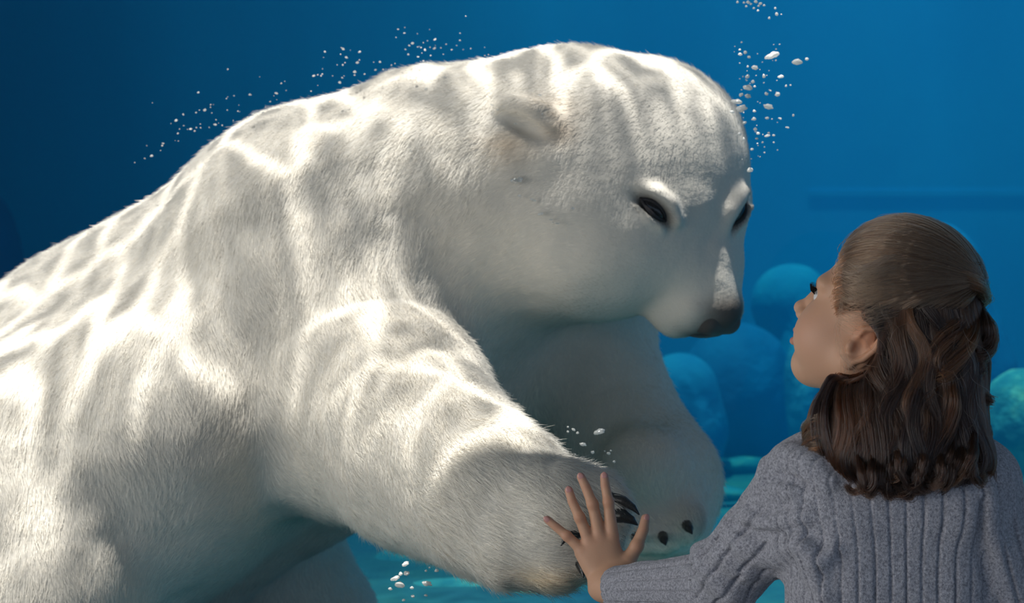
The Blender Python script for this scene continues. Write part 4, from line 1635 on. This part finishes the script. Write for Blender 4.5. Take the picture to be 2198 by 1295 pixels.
    lock([(2050, 770, -.44), (2038, 820, -.455), (2042, 880, -.46), (2022, 945, -.465), (1985, 1000, -.465), (1972, 1020, -.455)], .010, .013, 300, DARK, RED * .6)
    lock([(2040, 790, -.44), (2000, 830, -.455), (1978, 870, -.46), (1985, 920, -.465), (1965, 975, -.465)], .012, .010, 280, DARK, RED * .7)
    lock([(1930, 790, -.445), (1915, 860, -.455), (1925, 930, -.465), (1945, 985, -.47), (1940, 1015, -.465)], .010, .010, 420, DARK, MID)
    lock([(1905, 800, -.44), (1880, 850, -.45), (1865, 900, -.455), (1835, 950, -.45), (1800, 975, -.44)], .010, .009, 300, DARK, RED * .45)
    lock([(1860, 790, -.43), (1850, 840, -.435), (1815, 885, -.43), (1785, 930, -.425), (1750, 945, -.41)], .011, .010, 300, DARK, RED * .5)
    lock([(1840, 800, -.42), (1815, 840, -.42), (1790, 870, -.415), (1765, 880, -.40), (1745, 905, -.39)], .010, .006, 320, MID, LITE)
    for i in range(14):
        a, c_ = RNG.uniform(0, 1), RNG.uniform(0, 1)
        lock([(1862 - 14 * a, 764 + 8 * c_, -.405), (1848 - 16 * a, 792, -.428), (1826 - 22 * a, 826, -.434), (1806 - 26 * a, 868 + 12 * c_, -.432), (1792 - 34 * a, 915 + 14 * c_, -.425)],
             .006, .007, 120, DARK if i % 3 else MID, LITE * .55 + RED * .25 if i % 2 else MID)
    for i in range(7):
        yy = 905 + i * 14
        lock([(1800 + 6 * i, yy - 28, -.415), (1768, yy - 12, -.42), (1740, yy, -.405), (1730 + 2 * (i % 3), yy + 18, -.39), (1745, yy + 30, -.385), (1772, yy + 26, -.40)],
             .006, .005, 120, DARK, RED if i % 2 else LITE * .7)
    # ends curling up along the bottom
    for i, x in enumerate(range(1846, 2090, 8)):
        dy = 14 * math.sin(i * 2.3) + 10 * math.sin(x * .021) + RNG.normal(0, 7)
        sgn = 1 if RNG.random() < .5 else -1
        cw = RNG.uniform(14, 34)
        x0 = x + RNG.normal(0, 6)
        yy = RNG.uniform(-.012, .004)
        lock([(x0 + 12 * sgn, 940 + dy, -.452 + yy), (x0 + RNG.normal(0, 6), 990 + dy, -.468 + yy), (x0 - 6 * sgn, 1028 + dy, -.470 + yy),
              (x0 - cw * sgn, 1043 + dy, -.462 + yy), (x0 - cw * 1.5 * sgn, 1028 + dy, -.460 + yy)],
             RNG.uniform(.004, .008), RNG.uniform(.002, .005), 90, DARK, RED * .8 if RNG.random() < .25 else MID * 1.2)
    lock([(2075, 830, -.42), (2098, 852, -.425), (2118, 858, -.425), (2130, 862, -.425)], .007, .006, 160, DARK, MID, .5, .8)
    lock([(2070, 800, -.42), (2092, 815, -.43), (2103, 800, -.43), (2110, 790, -.425)], .008, .005, 130, DARK, MID)
    for (a, c) in (((2090, 900), 0), ((2080, 930), 6), ((2060, 960), -8)):
        lock([(a[0] - 10, a[1] - 30, -.43), (a[0] + 18, a[1], -.43), (a[0] + 30 + c, a[1] + 34, -.43), (a[0] + 14, a[1] + 52, -.43)], .005, .003, 70, DARK, MID)
    lock([(2095, 955, -.43), (2115, 980, -.43), (2132, 1010, -.43), (2132, 1032, -.43), (2112, 1042, -.44), (2098, 1040, -.44)], .003, .0015, 40, DARK, MID)
    lock([(2060, 880, -.44), (2075, 940, -.455), (2058, 1000, -.465), (2045, 1040, -.465)], .012, .012, 300, DARK, MID)
    lock([(2085, 870, -.43), (2100, 930, -.435), (2090, 985, -.45), (2070, 1020, -.455)], .012, .012, 300, DARK, MID)
    # twisted knot
    c = W(2072, 600, -.410)
    for i in range(7):
        a0 = i * .9
        pts = []
        for k in range(7):
            a = a0 + k * .75
            ctr = c + np.array([.0018 * i - .005, -.001 * i, .018 - .0062 * i])
            pts.append(ctr + np.array([math.cos(a) * .018, math.sin(a) * .018, .008 * math.sin(a * .5) - .003 * k]))
        G = catmull(pts, KP)
        nn = 170
        A = G[None] + RNG.normal(0, .0032, (nn, 1, 3)) + np.cumsum(RNG.normal(0, .0003, (nn, KP, 3)), axis=1)
        ALLP.append(A)
        ALLR.append(np.full((nn, KP), .00024))
        m = RNG.random((nn, 1))
        ALLT.append(MID * (1 - m) + (RED * 1.2 if i % 2 else LITE) * m)
    # fine flyaway hairs at temple, crown and ear
    fl = []
    for i in range(260):
        x0, y0 = RNG.uniform(1795, 1850), RNG.uniform(560, 700)
        k1 = RNG.uniform(-1, 1)
        fl.append([(x0, y0, -.415), (x0 + 25, y0 + 8 * k1 + 10, -.432), (x0 + 60, y0 + 20 * k1, -.44), (x0 + 100, y0 - 10 + 16 * k1, -.44)])
    for i in range(16):
        x0 = RNG.uniform(1800, 1815)
        fl.append([(x0 - 4, RNG.uniform(640, 690), -.405), (x0 - 10, 715, -.41), (x0 + RNG.uniform(-6, 10), 760, -.42), (x0 + RNG.uniform(0, 40), 800, -.43)])
    for i in range(60):
        x0, y0 = RNG.uniform(1850, 2100), RNG.uniform(640, 960)
        dx = RNG.normal(0, 30)
        fl.append([(x0, y0, -.455), (x0 + dx * .3, y0 + 25, -.462), (x0 + dx, y0 + 45, -.465), (x0 + dx * 1.3, y0 + 75, -.46)])
    fl.append([(1802, 690, -.415), (1803, 735, -.425), (1822, 768, -.435), (1852, 782, -.44), (1885, 789, -.45)])
    A = np.array([catmull([W(*p) for p in f], KP) for f in fl])
    ALLP.append(A)
    ALLR.append(np.full((len(A), KP), .00014))
    ALLT.append(np.tile(LITE, (len(A), 1)))

    # top surface strands guaranteed to stay on the head: fine fuzz following the crown
    nf = len(fl)
    PA, RA, TA = np.concatenate(ALLP), np.concatenate(ALLR), np.concatenate(ALLT)
    q = (PA - O) @ AX.T
    ear = (((q[..., 0] + .006) / .038) ** 2 + ((np.abs(q[..., 1]) - .085) / .035) ** 2 + ((q[..., 2] + .030) / .036) ** 2) < 1
    face = (((q[..., 0] - .16) / .112) ** 2 + (q[..., 1] / .128) ** 2 + ((q[..., 2] + .030) / .121) ** 2) < 1
    ok = ~(ear | face).any(1)
    ok[-nf:] = True
    PA, RA, TA = PA[ok], RA[ok], TA[ok]
    st = strands('hair_strands', PA, RA, hm, base, {'tint': (np.clip(TA, .004, 1), 'FLOAT_VECTOR')})
    tag(st, kind='stuff')


build_hair()
